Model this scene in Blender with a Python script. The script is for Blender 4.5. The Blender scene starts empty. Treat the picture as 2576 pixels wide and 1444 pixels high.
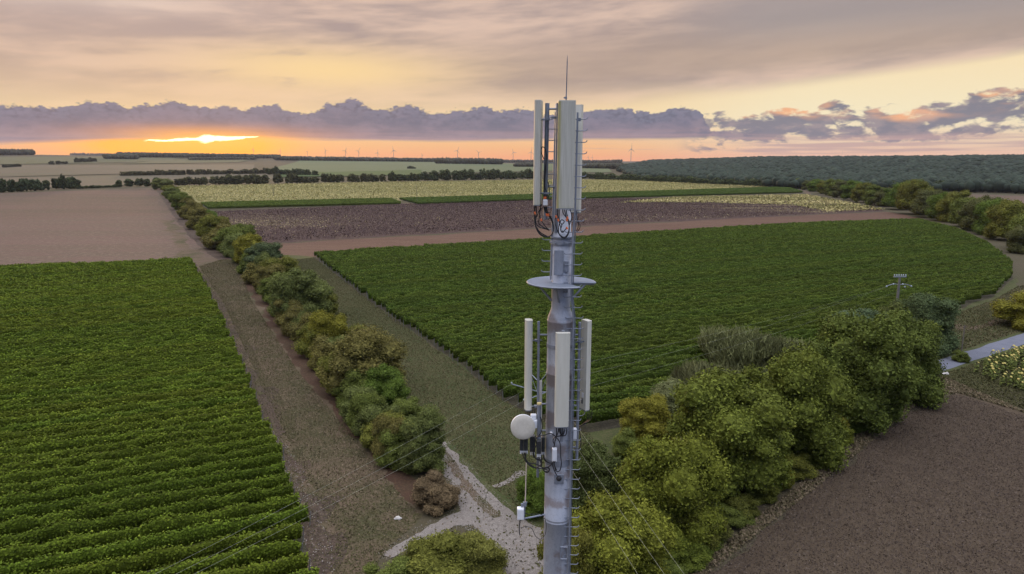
import bpy, math, random
import numpy as np
from mathutils import Vector, Matrix
R = math.radians
rng = np.random.default_rng(7)
random.seed(7)
SC = bpy.context.scene
COL = SC.collection

# ------------------------------------------------------------------ camera
F, CX, CY = 1772.0, 1288.0, 722.0          # focal length and centre, for a 2576 px wide picture
CAMZ, PITCH, ROLL = 30.0, R(10.2), R(0.3)
cam = bpy.data.cameras.new('camera')
cam.sensor_width = 36.0
cam.lens = 36.0 * F / 2576.0
cam.clip_start, cam.clip_end = 0.5, 60000.0
camo = bpy.data.objects.new('camera', cam); COL.objects.link(camo)
_fw = Vector((0, math.cos(PITCH), -math.sin(PITCH)))
_r0 = Vector((1, 0, 0)); _u0 = _r0.cross(_fw)
_rt = _r0 * math.cos(ROLL) + _u0 * math.sin(ROLL)
_up = _u0 * math.cos(ROLL) - _r0 * math.sin(ROLL)
_m = Matrix((_rt, _up, -_fw)).transposed().to_4x4()
_m.translation = (0, 0, CAMZ)
camo.matrix_world = _m
SC.camera = camo

def ray(px, py):
    return (_fw * F + _rt * (px - CX) - _up * (py - CY)).normalized()
def azel(px, py):
    d = ray(px, py)
    return math.degrees(math.atan2(d.x, d.y)), math.degrees(math.asin(d.z))
def depth(p):
    return (Vector(p) - Vector((0, 0, CAMZ))).dot(_fw)

# ------------------------------------------------------------------ exposure, sun
SC.view_settings.view_transform = 'Standard'
SC.view_settings.look = 'None'
SC.view_settings.exposure = 0.0
SC.view_settings.gamma = 1.0
SC.render.engine = 'CYCLES'
SC.cycles.use_denoising = True
SC.cycles.max_bounces = 6
SC.cycles.diffuse_bounces = 3
SC.cycles.transparent_max_bounces = 8
SC.cycles.volume_bounces = 1
SC.cycles.use_adaptive_sampling = True
SC.cycles.adaptive_threshold = 0.02
SUN_AZ, SUN_EL = azel(522, 364)
sun = bpy.data.lights.new('sun', 'SUN')
sun.energy = 1.6; sun.angle = R(6); sun.color = (1.0, 0.60, 0.30)
suno = bpy.data.objects.new('sun', sun); COL.objects.link(suno)
_sd = Vector((math.sin(R(SUN_AZ)) * math.cos(R(SUN_EL)), math.cos(R(SUN_AZ)) * math.cos(R(SUN_EL)), math.sin(R(SUN_EL + 1.5))))
suno.rotation_euler = _sd.to_track_quat('Z', 'Y').to_euler()

def lin(c):
    o = []
    for v in c:
        v = v / 255.0
        o.append(v / 12.92 if v <= 0.04045 else ((v + 0.055) / 1.055) ** 2.4)
    return tuple(o)

# ------------------------------------------------------------------ node helpers
class NT:
    """short-hand for building node trees"""
    def __init__(s, tree): s.t = tree; s.n = tree.nodes; s.l = tree.links
    def new(s, typ, **kw):
        n = s.n.new(typ)
        for k, v in kw.items(): setattr(n, k, v)
        return n
    def put(s, sock, v):
        if isinstance(v, X): s.l.new(v.o, sock)
        elif isinstance(v, (tuple, list)):
            v = tuple(v)
            if len(sock.default_value) == 4 and len(v) == 3: v = v + (1.0,)
            sock.default_value = v
        else: sock.default_value = v
    def math(s, op, a, b=None, c=None, clamp=False):
        n = s.new('ShaderNodeMath', operation=op); n.use_clamp = clamp
        s.put(n.inputs[0], a)
        if b is not None: s.put(n.inputs[1], b)
        if c is not None: s.put(n.inputs[2], c)
        return X(s, n.outputs[0])
    def xyz(s, a, b, c=0.0):
        n = s.new('ShaderNodeCombineXYZ')
        for i, v in enumerate((a, b, c)): s.put(n.inputs[i], v)
        return X(s, n.outputs[0])
    def smooth(s, e0, e1, x, lo=0.0, hi=1.0):
        n = s.new('ShaderNodeMapRange', interpolation_type='SMOOTHSTEP')
        for i, v in enumerate((x, e0, e1, lo, hi)): s.put(n.inputs[i], v)
        return X(s, n.outputs[0])
    def noise(s, vec, scale=1.0, detail=4.0, rough=0.55, dist=0.0):
        n = s.new('ShaderNodeTexNoise', noise_dimensions='3D')
        s.put(n.inputs['Vector'], vec); s.put(n.inputs['Scale'], scale); s.put(n.inputs['Detail'], detail)
        s.put(n.inputs['Roughness'], rough); s.put(n.inputs['Distortion'], dist)
        return X(s, n.outputs['Fac'])
    def voro(s, vec, scale=1.0, smooth=True, out='Distance', rand=1.0):
        n = s.new('ShaderNodeTexVoronoi', feature='SMOOTH_F1' if smooth else 'F1')
        s.put(n.inputs['Vector'], vec); s.put(n.inputs['Scale'], scale); s.put(n.inputs['Randomness'], rand)
        return X(s, n.outputs[out])
    def mix(s, fac, a, b, blend='MIX'):
        n = s.new('ShaderNodeMix', data_type='RGBA', blend_type=blend)
        s.put(n.inputs[0], fac); s.put(n.inputs[6], a); s.put(n.inputs[7], b)
        return X(s, n.outputs[2])
    def ramp(s, x, stops, mode='LINEAR'):
        n = s.new('ShaderNodeValToRGB'); r = n.color_ramp; r.interpolation = mode
        while len(r.elements) < len(stops): r.elements.new(0.5)
        for e, (p, c) in zip(r.elements, stops): e.position = p; e.color = tuple(c) + (1.0,)
        s.put(n.inputs[0], x); return X(s, n.outputs[0])
    def curve(s, x, pts):
        n = s.new('ShaderNodeFloatCurve'); c = n.mapping.curves[0]
        while len(c.points) < len(pts): c.points.new(0.5, 0.5)
        for p, (a, b) in zip(c.points, pts): p.location = (a, b); p.handle_type = 'VECTOR'
        n.mapping.update(); s.put(n.inputs['Value'], x); return X(s, n.outputs[0])

class X:
    def __init__(s, t, o): s.t = t; s.o = o
    def __add__(s, b): return s.t.math('ADD', s, b)
    __radd__ = __add__
    def __sub__(s, b): return s.t.math('SUBTRACT', s, b)
    def __rsub__(s, b): return s.t.math('SUBTRACT', b, s)
    def __mul__(s, b): return s.t.math('MULTIPLY', s, b)
    __rmul__ = __mul__
    def __truediv__(s, b): return s.t.math('DIVIDE', s, b)
    def sat(s): return s.t.math('ADD', s, 0.0, clamp=True)

# ------------------------------------------------------------------ sky: a cloudy dusk sky as a function of direction
def build_world():
    w = bpy.data.worlds.new('World'); SC.world = w; w.use_nodes = True
    t = NT(w.node_tree); t.n.clear()
    tc = t.new('ShaderNodeTexCoord')
    sep = t.new('ShaderNodeSeparateXYZ'); t.l.new(tc.outputs['Generated'], sep.inputs[0])
    x, y, z = (X(t, sep.outputs[i]) for i in range(3))
    az = t.math('ARCTAN2', x, y) * 57.29578
    el = t.math('ARCSINE', z) * 57.29578
    L = lin
    # clear-sky and high-cloud glow by height
    e = (el / 60.0).sat()
    base = t.ramp(e, [(0.0, L((255, 172, 126))), (0.4/60, L((255, 178, 122))), (1.2/60, L((255, 194, 128))), (2.2/60, L((252, 208, 156))),
                      (3.6/60, L((253, 222, 170))), (5.2/60, L((246, 212, 166))), (7.0/60, L((234, 202, 168))), (9.5/60, L((220, 192, 170))),
                      (13/60, L((205, 186, 178))), (22/60, L((168, 166, 178))), (45/60, L((152, 160, 182)))])
    right = t.smooth(4, 24, az)
    cream = t.ramp(e, [(0.0, L((250, 186, 160))), (1.4/60, L((246, 214, 178))), (3.0/60, L((254, 240, 202))), (6.5/60, L((255, 232, 188))), (9/60, L((250, 226, 188)))])
    low = t.smooth(13, 9, el)
    c = t.mix(right * low, base, cream)
    # sun glow
    da = az - SUN_AZ; de = el - SUN_EL
    g = t.math('EXPONENT', (da*da*0.012 + de*de*0.05) * -1.0)
    c = t.mix(g * 0.25, c, L((255, 206, 130)))
    # high cloud deck, streaked; its lower edge climbs to the right
    v = el - az * 0.055
    wv = t.noise(t.xyz(az*0.03, v*0.22, 3.1), 1.0, 3.0, 0.5)
    st1 = t.noise(t.xyz(az*0.060 + wv*1.2, v*0.36 + wv*1.5, 1.7), 1.0, 6.0, 0.52)
    st2 = t.noise(t.xyz(az*0.17 + wv*2.0, v*0.95, 7.7), 1.0, 5.0, 0.52)
    a01 = ((az + 45.0) / 90.0).sat()
    def A(d): return (d + 45.0) / 90.0
    edge = t.curve(a01, [(0.0, 0.38), (A(-36), 0.38), (A(-22), 0.42), (A(-10), 0.44), (A(0), 0.45), (A(8), 0.48), (A(15), 0.53), (A(24), 0.60), (A(36), 0.70), (1.0, 0.74)]) * 10.0
    soft = t.curve(a01, [(0.0, 0.9), (A(-20), 0.85), (A(-5), 0.55), (A(8), 0.34), (A(20), 0.16), (A(36), 0.12), (1.0, 0.12)]) * 4.0
    dm = t.smooth(edge - soft, edge + soft, el + (st1 - 0.5) * 1.6 + (st2 - 0.5) * 0.5)
    deckc = t.mix(t.smooth(0.38, 0.62, st1*0.55 + st2*0.45), L((172, 153, 150)), L((230, 199, 180)))
    # darker belt along the right part of the deck, paler towards the top left
    belt = t.smooth(0.0, 2.0, el - edge) * t.smooth(6.5, 2.6, el - edge)
    deckc = t.mix(belt * t.smooth(-16, 8, az) * 0.75, deckc, L((172, 150, 138)))
    deckc = t.mix(t.smooth(7.5, 10.5, el) * t.smooth(8, 20, az) * 0.9, deckc, L((158, 148, 150)))
    deckc = t.mix(t.smooth(-8, -30, az) * 0.38, deckc, t.mix(t.smooth(6.0, 10.0, el), L((224, 188, 160)), L((206, 180, 172))))
    warm = t.math('EXPONENT', ((az+14.0)*(az+14.0)*0.010 + (el-6.6)*(el-6.6)*0.35) * -1.0)
    deckc = t.mix(warm * t.smooth(0.34, 0.50, st2*0.55 + st1*0.45), deckc, L((255, 220, 160)))
    deckc = t.mix(t.smooth(8.6, 11.2, el + (st1-0.5)*3.0) * t.smooth(-16, -34, az) * 0.9, deckc, L((240, 218, 204)))
    up = t.smooth(14, 40, el)
    deckc = t.mix(up, deckc, t.mix(t.smooth(0.4, 0.62, st1), L((150, 158, 182)), L((178, 180, 192))))
    c = t.mix(dm * 0.92, c, deckc)
    # cumulus bank near the horizon
    top_px = [(-300,262),(0,262),(90,262),(100,268),(170,268),(185,258),(215,252),(290,256),(325,270),(345,262),(395,258),(430,246),(470,258),(520,270),(565,266),(615,274),(655,262),(705,264),
              (712,277),(780,284),(800,270),(840,258),(870,253),(905,254),(935,268),(985,274),(1005,262),(1030,260),(1060,274),(1090,284),(1130,278),(1165,276),(1195,270),(1220,266),(1245,274),(1265,280),(1290,269),(1320,276),(1370,284),
              (1480,276),(1530,274),(1560,268),(1600,282),(1650,282),(1690,272),(1730,268),(1760,278),(1790,330),(2576,330),(2900,330)]
    tp = sorted((((azel(a, b)[0] + 45) / 90), azel(a, b)[1] / 10) for a, b in top_px)
    tp = [(min(max(p, 0), 1), q) for p, q in tp]
    T = t.curve(a01, tp) * 10.0
    pv = t.xyz(az*0.62, el*1.0, 0.4)
    b1 = t.voro(pv, 1.5); b2 = t.voro(pv, 4.2); b3 = t.noise(pv, 5.0, 8.0, 0.66); b4 = t.voro(pv, 9.5)
    billow = (0.42 - b1) * 0.50 + (0.42 - b2) * 0.40 + (0.42 - b4) * 0.16 + (b3 - 0.5) * 0.40
    hgt = T - el + billow
    bot_px = [(-300,362),(0,362),(300,356),(420,356),(560,350),(640,347),(760,350),(900,353),(1100,356),(1300,354),(1500,352),(1690,352),(1800,345),(2900,345)]
    bp = sorted((((azel(a, b)[0] + 45) / 90), azel(a, b)[1] / 10) for a, b in bot_px)
    Bm = t.curve(a01, [(min(max(p, 0), 1), q) for p, q in bp]) * 10.0
    strk = t.noise(t.xyz(az*0.10, el*2.6, 9.1), 1.0, 4.0, 0.6)
    band = t.smooth(-0.05, 0.13, hgt) * t.smooth(-0.16, 0.22, el - Bm + (strk - 0.5) * 0.5) * t.smooth(20, 16.5, az + (b3-0.5)*9.0)
    sh = t.noise(t.xyz(az*0.5, el*1.1, 4.4), 1.0, 5.0, 0.6)
    cb = t.mix(t.smooth(0.35, 0.65, sh), L((97, 103, 130)), L((127, 121, 144)))
    cb = t.mix(t.smooth(1.3, 0.2, hgt) * 0.7, cb, t.mix(t.smooth(0.30, 0.62, b2 * 0.6 + b1 * 0.3 + (b3 - 0.5) * 0.6), L((122, 124, 149)), L((80, 87, 114))))
    cb = t.mix(t.smooth(1.4, 0.0, el - Bm) * 0.7 * t.smooth(0.25, 0.6, strk), cb, L((178, 146, 152)))
    cb = t.mix(t.math('EXPONENT', (da*da*0.02 + (el-1.8)*(el-1.8)*3.0) * -1.0) * 0.75, cb, L((238, 150, 84)))
    rim = t.smooth(0.20, 0.0, hgt) * t.smooth(12, 2, az)
    cb = t.mix(rim * t.smooth(0.40, 0.54, t.noise(t.xyz(az*0.2, 0.0, 2.0), 1.0, 2.0)) * 0.95, cb, L((255, 222, 160)))
    c = t.mix(band * 0.96, c, cb)
    # scattered cumulus on the right
    pr = t.xyz(az*0.26 + 3.0, el*0.62, 5.5)
    f1 = t.noise(pr, 2.3, 8.0, 0.56, 0.2)
    cen = t.curve(a01, [(0.0, 0.2), (A(14), 0.20), (A(20), 0.26), (A(24), 0.30), (A(28), 0.24), (A(32), 0.30), (A(36), 0.36), (1.0, 0.36)]) * 10.0
    dc = el - cen
    m2 = t.smooth(0.50, 0.64, f1 + (0.17 - dc*dc*0.11)) * t.smooth(12.5, 16, az)
    wr = t.smooth(0.5, 0.68, t.noise(t.xyz(az*0.22, el*0.7, 8.2), 1.0, 3.0)) * t.smooth(0.4, 1.3, dc + 0.6)
    cr = t.mix(wr, L((110, 111, 134)), L((252, 178, 128)))
    cr = t.mix(t.smooth(0.45, 0.65, sh) * 0.4, cr, L((186, 160, 160)))
    c = t.mix(m2 * 0.9, c, cr)
    # mauve veils lying low on the right and left of the sun
    veil = t.smooth(0.44, 0.62, strk*0.75 + 0.16 * t.smooth(10, 20, az)) * t.smooth(0.35, 0.7, el) * t.smooth(2.3, 1.5, el)
    c = t.mix(veil * t.smooth(-18, -10, az) * t.smooth(-6, 14, az, 0.45, 0.85), c, L((202, 164, 158)))
    # the burning gap under the bank
    gy = t.math('EXPONENT', ((da+1.5)*(da+1.5)*0.030 + (el-0.9)*(el-0.9)*1.2) * -1.0)
    c = t.mix((gy * 2.2).sat() * t.smooth(0.25, -0.12, el - Bm - 0.1), c, (1.5, 0.56, -0.05))
    wob = (t.noise(t.xyz(az*0.55, el*2.5, 6.0), 1.0, 4.0, 0.6) - 0.5)
    dd = el - (1.42 + (da + 0.3) * 0.058) + wob * 0.5
    ww = t.curve(a01, [(0.0, 0.0), (A(SUN_AZ-4.4), 0.0), (A(SUN_AZ-2.2), 0.13), (A(SUN_AZ-0.7), 0.17), (A(SUN_AZ-0.1), 0.34), (A(SUN_AZ+0.5), 0.18), (A(SUN_AZ+1.5), 0.20), (A(SUN_AZ+3.2), 0.06), (A(SUN_AZ+3.8), 0.0), (1.0, 0.0)])
    core = t.smooth(1.0, 0.4, t.math('ABSOLUTE', dd) / (ww + 0.002))
    halo = t.math('EXPONENT', (da*da*0.05 + (el-1.3)*(el-1.3)*2.6) * -1.0)
    c = t.mix(halo * 0.85, c, (1.4, 0.66, 0.04))
    c = t.mix(core * t.smooth(0.01, 0.04, ww), c, (2.4, 2.1, 1.2))
    # blue dusk light on the side away from the sun
    back = t.smooth(-0.15, -0.95, t.math('COSINE', (az - SUN_AZ) * 0.0174533)) * t.smooth(60, 20, el)
    c = t.mix(back * 0.95, c, (0.24, 0.36, 0.68))
    c = t.mix(t.smooth(26, 62, el) * 0.95, c, (3.0, 3.0, 3.3))  # overhead sky, out of view, made extra bright to light the land
    c = t.mix(t.smooth(0.0, -4.0, el), c, (0.10, 0.09, 0.08))
    sky = t.new('ShaderNodeTexSky', sky_type='NISHITA'); sky.sun_disc = False
    sky.sun_elevation = R(SUN_EL + 1.5); sky.sun_rotation = R(SUN_AZ); sky.altitude = 60
    b1n = t.new('ShaderNodeBackground'); t.l.new(sky.outputs[0], b1n.inputs[0]); b1n.inputs[1].default_value = 0.05
    b2n = t.new('ShaderNodeBackground'); t.put(b2n.inputs[0], c); b2n.inputs[1].default_value = 1.0
    add = t.new('ShaderNodeMixShader'); add.inputs[0].default_value = 0.94; out = t.new('ShaderNodeOutputWorld')
    t.l.new(b1n.outputs[0], add.inputs[1]); t.l.new(b2n.outputs[0], add.inputs[2]); t.l.new(add.outputs[0], out.inputs[0])
    w.cycles.sampling_method = 'MANUAL'; w.cycles.sample_map_resolution = 1024
build_world()

# ------------------------------------------------------------------ terrain
_AZ = [-180, -90, -36, -24, -12, -6, 0, 7, 11.5, 19, 36, 90, 180]
_AH = [10, 40, 46, 38, 25, 20, 15, 15, 24, 37, 42, 30, 10]
_NEAR = [900, 900, 760, 800, 900, 900, 950, 950, 900, 800, 800, 800, 900]
_FAR = [4000, 4000, 4200, 4200, 3800, 3600, 3600, 3300, 2900, 2600, 2600, 2600, 4000]
def hgt(x, y):
    x = np.asarray(x, float); y = np.asarray(y, float)
    r = np.hypot(x, y); a = np.degrees(np.arctan2(x, y))
    A = np.interp(a, _AZ, _AH); n = np.interp(a, _AZ, _NEAR); f = np.interp(a, _AZ, _FAR)
    s = np.clip((r - n) / (f - n), 0, 1)
    s = s * s * (3 - 2 * s)
    rip = np.sin(x * 0.0031 + 1.3) * np.cos(y * 0.0024) * 3.0 * np.clip((r - n) / 900, 0, 1)
    return A * s + rip
def gp(px, py):
    """where the line of sight through a picture point meets the terrain"""
    d = ray(px, py)
    t = 1.0
    o = Vector((0, 0, CAMZ)); prev = 1.0
    if d.z < 0:
        t0 = -CAMZ / d.z
        p = o + d * t0
        if math.hypot(p.x, p.y) < 750: return Vector((p.x, p.y, 0.0))
    t = 700.0
    while t < 16000:
        p = o + d * t
        if p.z < float(hgt(p.x, p.y)): break
        prev = t; t *= 1.01
    a, b = prev, t
    for _ in range(30):
        m = (a + b) / 2; p = o + d * m
        if p.z < float(hgt(p.x, p.y)): b = m
        else: a = m
    p = o + d * a
    return Vector((p.x, p.y, float(hgt(p.x, p.y))))
def zat(x, y, px_y):
    """height above sea of the point over (x, y) that shows at picture row px_y"""
    lo, hi = -20.0, 400.0
    for _ in range(40):
        m = (lo + hi) / 2
        v = Vector((x, y, m - CAMZ)); row = CY - F * v.dot(_up) / v.dot(_fw)
        if row > px_y: lo = m
        else: hi = m
    return (lo + hi) / 2

# ------------------------------------------------------------------ mesh helpers
def mesh_np(name, V, faces4, mat=None, tint=None, mats=None, midx=None, smooth=False):
    """V (n,3), faces4 (m,4) quads -> mesh, quickly"""
    me = bpy.data.meshes.new(name)
    V = np.ascontiguousarray(V, np.float32); Q = np.ascontiguousarray(faces4, np.int32)
    k = Q.shape[1]
    me.vertices.add(len(V)); me.vertices.foreach_set('co', V.ravel())
    me.loops.add(Q.size); me.loops.foreach_set('vertex_index', Q.ravel())
    me.polygons.add(len(Q)); me.polygons.foreach_set('loop_start', np.arange(0, Q.size, k, dtype=np.int32))
    me.update(calc_edges=True)
    if tint is not None:
        a = me.attributes.new('tint', 'FLOAT', 'FACE'); a.data.foreach_set('value', np.asarray(tint, np.float32))
    for m in (mats or ([mat] if mat else [])): me.materials.append(m)
    if midx is not None: me.polygons.foreach_set('material_index', np.asarray(midx, np.int32))
    if smooth: me.polygons.foreach_set('use_smooth', np.ones(len(Q), bool))
    return me

class MB:
    """collects shapes into one mesh"""
    def __init__(s): s.v = []; s.f = []; s.sm = []
    def add(s, verts, faces, smooth=False):
        b = len(s.v); s.v += [tuple(v) for v in verts]
        s.f += [tuple(i + b for i in f) for f in faces]; s.sm += [smooth] * len(faces)
        return s
    def box(s, c, size, rz=0.0, bevel=0.0, rx=0.0):
        hx, hy, hz = (q / 2 for q in size)
        M = Matrix.Rotation(rz, 3, 'Z') @ Matrix.Rotation(rx, 3, 'X')
        if bevel <= 0:
            vs = [(x, y, z) for z in (-hz, hz) for x, y in ((-hx, -hy), (hx, -hy), (hx, hy), (-hx, hy))]
            fs = [(3, 2, 1, 0), (4, 5, 6, 7), (0, 1, 5, 4), (1, 2, 6, 5), (2, 3, 7, 6), (3, 0, 4, 7)]
        else:
            b = bevel; ring = [(-hx+b, -hy), (hx-b, -hy), (hx, -hy+b), (hx, hy-b), (hx-b, hy), (-hx+b, hy), (-hx, hy-b), (-hx, -hy+b)]
            vs = []; k = 8
            for z, q in ((-hz, 1 - b/max(hx, 1e-6)), (-hz+b, 1), (hz-b, 1), (hz, 1 - b/max(hx, 1e-6))):
                qq = max(q, 0.5); vs += [(x*qq, y*max(1 - (1-q)*hx/hy, 0.5) if q < 1 else y, z) for x, y in ring]
            fs = [tuple(reversed(range(8))), tuple(range(24, 32))]
            for j in range(3): fs += [(j*8+i, j*8+(i+1) % 8, j*8+8+(i+1) % 8, j*8+8+i) for i in range(8)]
        s.add([M @ Vector(v) + Vector(c) for v in vs], fs); return s
    def tube(s, path, r, n=8, cap=True, smooth=True):
        P = [Vector(p) for p in path]; rr = r if isinstance(r, (list, tuple)) else [r] * len(P)
        vs = []; ref = None
        for i, p in enumerate(P):
            d = (P[min(i+1, len(P)-1)] - P[max(i-1, 0)]).normalized()
            if ref is None: ref = Vector((0, 0, 1)) if abs(d.z) < 0.9 else Vector((1, 0, 0))
            u = (ref - d * ref.dot(d)).normalized(); w = d.cross(u); ref = u
            vs += [p + (u * math.cos(2*math.pi*k/n) + w * math.sin(2*math.pi*k/n)) * rr[i] for k in range(n)]
        fs = [(i*n+k, i*n+(k+1) % n, (i+1)*n+(k+1) % n, (i+1)*n+k) for i in range(len(P)-1) for k in range(n)]
        s.add(vs, fs, smooth)
        if cap:
            b = len(P) - 1
            s.add(vs[:n], [tuple(reversed(range(n)))]); s.add(vs[b*n:], [tuple(range(n))])
        return s
    def lathe(s, prof, c=(0, 0, 0), n=32, smooth=True, axis=None):
        vs = []; c = Vector(c); M = axis.to_track_quat('Z', 'Y').to_matrix() if axis is not None else Matrix.Identity(3)
        for r, z in prof: vs += [M @ Vector((r*math.cos(2*math.pi*k/n), r*math.sin(2*math.pi*k/n), z)) + c for k in range(n)]
        fs = [(i*n+k, i*n+(k+1) % n, (i+1)*n+(k+1) % n, (i+1)*n+k) for i in range(len(prof)-1) for k in range(n)]
        s.add(vs, fs, smooth); return s
    def prism(s, outline, z0, z1):
        n = len(outline)
        vs = [(x, y, z0) for x, y in outline] + [(x, y, z1) for x, y in outline]
        s.add(vs, [tuple(reversed(range(n))), tuple(range(n, 2*n))] + [(i, (i+1) % n, n+(i+1) % n, n+i) for i in range(n)]); return s
    def mesh(s, name, mat):
        me = bpy.data.meshes.new(name); me.from_pydata(s.v, [], s.f); me.update()
        me.polygons.foreach_set('use_smooth', np.array(s.sm, bool)); me.materials.append(mat)
        return me

def spline(pts, n=6):
    """smooth path through pts"""
    P = [Vector(p) for p in pts]; P = [P[0]*2 - P[1]] + P + [P[-1]*2 - P[-2]]; out = []
    for i in range(1, len(P) - 2):
        for k in range(n):
            t = k / n; a, b, c, d = P[i-1:i+3]
            out.append(0.5 * ((2*b) + (c-a)*t + (2*a-5*b+4*c-d)*t*t + (3*b-a-3*c+d)*t**3))
    return out + [P[-2]]

def obj(name, me, parent=None, loc=None):
    o = bpy.data.objects.new(name, me); COL.objects.link(o)
    if parent is not None: o.parent = parent
    if loc is not None: o.location = loc
    return o
def tag(o, label, cat, group=None, kind=None):
    if label: o['label'] = label
    if cat: o['category'] = cat
    if group: o['group'] = group
    if kind: o['kind'] = kind
    return o
def thing(name, label, cat, loc=(0, 0, 0), group=None):
    o = bpy.data.objects.new(name, None); COL.objects.link(o); o.location = loc
    return tag(o, label, cat, group)

# ------------------------------------------------------------------ materials
def material(name):
    m = bpy.data.materials.new(name); m.use_nodes = True
    t = NT(m.node_tree); b = m.node_tree.nodes['Principled BSDF']
    return m, t, b
def pos(t):
    n = t.new('ShaderNodeNewGeometry'); return X(t, n.outputs['Position'])
def scaled(t, v, s):
    n = t.new('ShaderNodeMapping'); t.put(n.inputs['Vector'], v); n.inputs['Scale'].default_value = s; return X(t, n.outputs[0])
def bump(t, b, h, strength, dist):
    n = t.new('ShaderNodeBump'); n.inputs['Strength'].default_value = strength; n.inputs['Distance'].default_value = dist
    t.put(n.inputs['Height'], h); t.l.new(n.outputs[0], b.inputs['Normal'])

def ground_mat(name, ca, cb, cc, big=0.03, mid=0.35, fine=3.0, bmp=0.12, streak=None, thr=0.5, soft=0.14):
    """soil / grass: ca and cb swapped by patches, cc as fine flecks"""
    m, t, b = material(name); p = pos(t)
    ps = p
    if streak:
        n = t.new('ShaderNodeMapping'); n.vector_type = 'POINT'; t.put(n.inputs['Vector'], p); n.inputs['Rotation'].default_value = (0, 0, -streak[0]); n.inputs['Scale'].default_value = (streak[1], 1, 1)
        ps = X(t, n.outputs[0])
    n1 = t.noise(ps, big, 5.0, 0.6); n2 = t.noise(ps, mid, 5.0, 0.65); n3 = t.noise(p, fine, 4.0, 0.7)
    c = t.mix(t.smooth(thr - soft, thr + soft, n1 * 0.55 + n2 * 0.45), ca, cb)
    c = t.mix(t.smooth(0.46, 0.68, n3 * 0.7 + n2 * 0.3), c, cc)
    hv = t.noise(p, fine * 2.3, 3.0, 0.7)
    c = t.mix(t.smooth(0.35, 0.7, hv) * 0.35, c, tuple(q * 0.45 for q in ca))
    t.put(b.inputs['Base Color'], c); b.inputs['Roughness'].default_value = 0.95; b.inputs['Specular IOR Level'].default_value = 0.15
    bump(t, b, n3 + hv * 0.5, 0.8, bmp)
    return m

def leaf_mat(name, yellow=0.35):
    """colour comes from the object, each leaf a little off it"""
    m, t, b = material(name)
    oi = t.new('ShaderNodeObjectInfo'); at = t.new('ShaderNodeAttribute', attribute_name='tint')
    tn = X(t, at.outputs['Fac'])
    c = X(t, oi.outputs['Color'])
    v = t.smooth(0.0, 1.0, tn, 0.5, 1.55)
    c = t.mix(1.0, c, t.xyz(v, v, v), 'MULTIPLY')
    c = t.mix(t.smooth(0.72, 1.0, tn) * yellow, c, (0.22, 0.19, 0.03))
    t.put(b.inputs['Base Color'], c); b.inputs['Roughness'].default_value = 0.8; b.inputs['Specular IOR Level'].default_value = 0.08
    tr = t.new('ShaderNodeBsdfTranslucent'); t.put(tr.inputs[0], c)
    mx = t.new('ShaderNodeMixShader'); mx.inputs[0].default_value = 0.09
    t.l.new(b.outputs[0], mx.inputs[1]); t.l.new(tr.outputs[0], mx.inputs[2])
    t.l.new(mx.outputs[0], m.node_tree.nodes['Material Output'].inputs[0])
    return m
LEAF = leaf_mat('leaf', 0.30)
VINE = leaf_mat('vine leaf', 0.42)

def bark_mat():
    m, t, b = material('bark'); n = t.noise(scaled(t, pos(t), (6, 6, 1.2)), 1.0, 5.0, 0.65)
    t.put(b.inputs['Base Color'], t.mix(n, (0.07, 0.055, 0.04), (0.20, 0.17, 0.13))); b.inputs['Roughness'].default_value = 0.9
    bump(t, b, n, 0.8, 0.05); return m
BARK = bark_mat()

RUST = [(25.6, 0.25), (24.1, 0.5), (22.0, 0.16), (21.25, 0.13), (20.35, 0.2), (22.9, 0.25)]   # heights where the pole has rusted
def metal_mat(name, ca, cb, rough=0.55, metallic=0.25, rust=0.0, sc=3.0):
    m, t, b = material(name); p = pos(t)
    n1 = t.noise(scaled(t, p, (1, 1, 0.45)), sc, 6.0, 0.65); n2 = t.noise(p, sc * 14, 3.0, 0.6)
    c = t.mix(t.smooth(0.36, 0.64, n1), ca, cb)
    c = t.mix(t.smooth(0.5, 0.75, n2) * 0.4, c, tuple(q * 0.6 for q in ca))
    if rust:
        n3 = t.noise(scaled(t, p, (1.6, 1.6, 1.3)), 1.15, 5.0, 0.6)
        gz = t.new('ShaderNodeSeparateXYZ'); t.put(gz.inputs[0], p); z = X(t, gz.outputs[2])
        for zc, wd in RUST: n3 = n3 + t.math('EXPONENT', (z - zc) * (z - zc) * (-1.0 / (wd * wd))) * 0.20
        c = t.mix(t.smooth(0.55, 0.72, n3) * rust, c, (0.17, 0.115, 0.09))
        n4 = t.noise(scaled(t, p, (5, 5, 0.35)), 1.6, 4.0, 0.6)
        c = t.mix(t.smooth(0.58, 0.75, n4) * 0.35, c, (0.16, 0.16, 0.17))
    t.put(b.inputs['Base Color'], c); b.inputs['Metallic'].default_value = metallic
    t.put(b.inputs['Roughness'], t.smooth(0.3, 0.7, n1, rough - 0.1, rough + 0.12)); bump(t, b, n2, 0.25, 0.004)
    return m
GALV = metal_mat('galvanised steel', (0.21, 0.235, 0.285), (0.29, 0.32, 0.38), 0.55, 0.3)
GRATE = metal_mat('walkway grating', (0.13, 0.155, 0.20), (0.18, 0.21, 0.265), 0.6, 0.2, sc=9.0)
POLE = metal_mat('weathered pole steel', (0.31, 0.34, 0.40), (0.43, 0.465, 0.535), 0.6, 0.2, rust=0.6, sc=1.6)
DARKM = metal_mat('dark steel', (0.14, 0.16, 0.20), (0.22, 0.25, 0.30), 0.5, 0.3)
def plain(name, ca, cb, rough=0.5, sc=4.0, zs=1.0, spec=0.4):
    m, t, b = material(name); n = t.noise(scaled(t, pos(t), (1, 1, zs)), sc, 5.0, 0.6)
    t.put(b.inputs['Base Color'], t.mix(t.smooth(0.3, 0.7, n), ca, cb)); b.inputs['Roughness'].default_value = rough
    b.inputs['Specular IOR Level'].default_value = spec; return m
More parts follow.
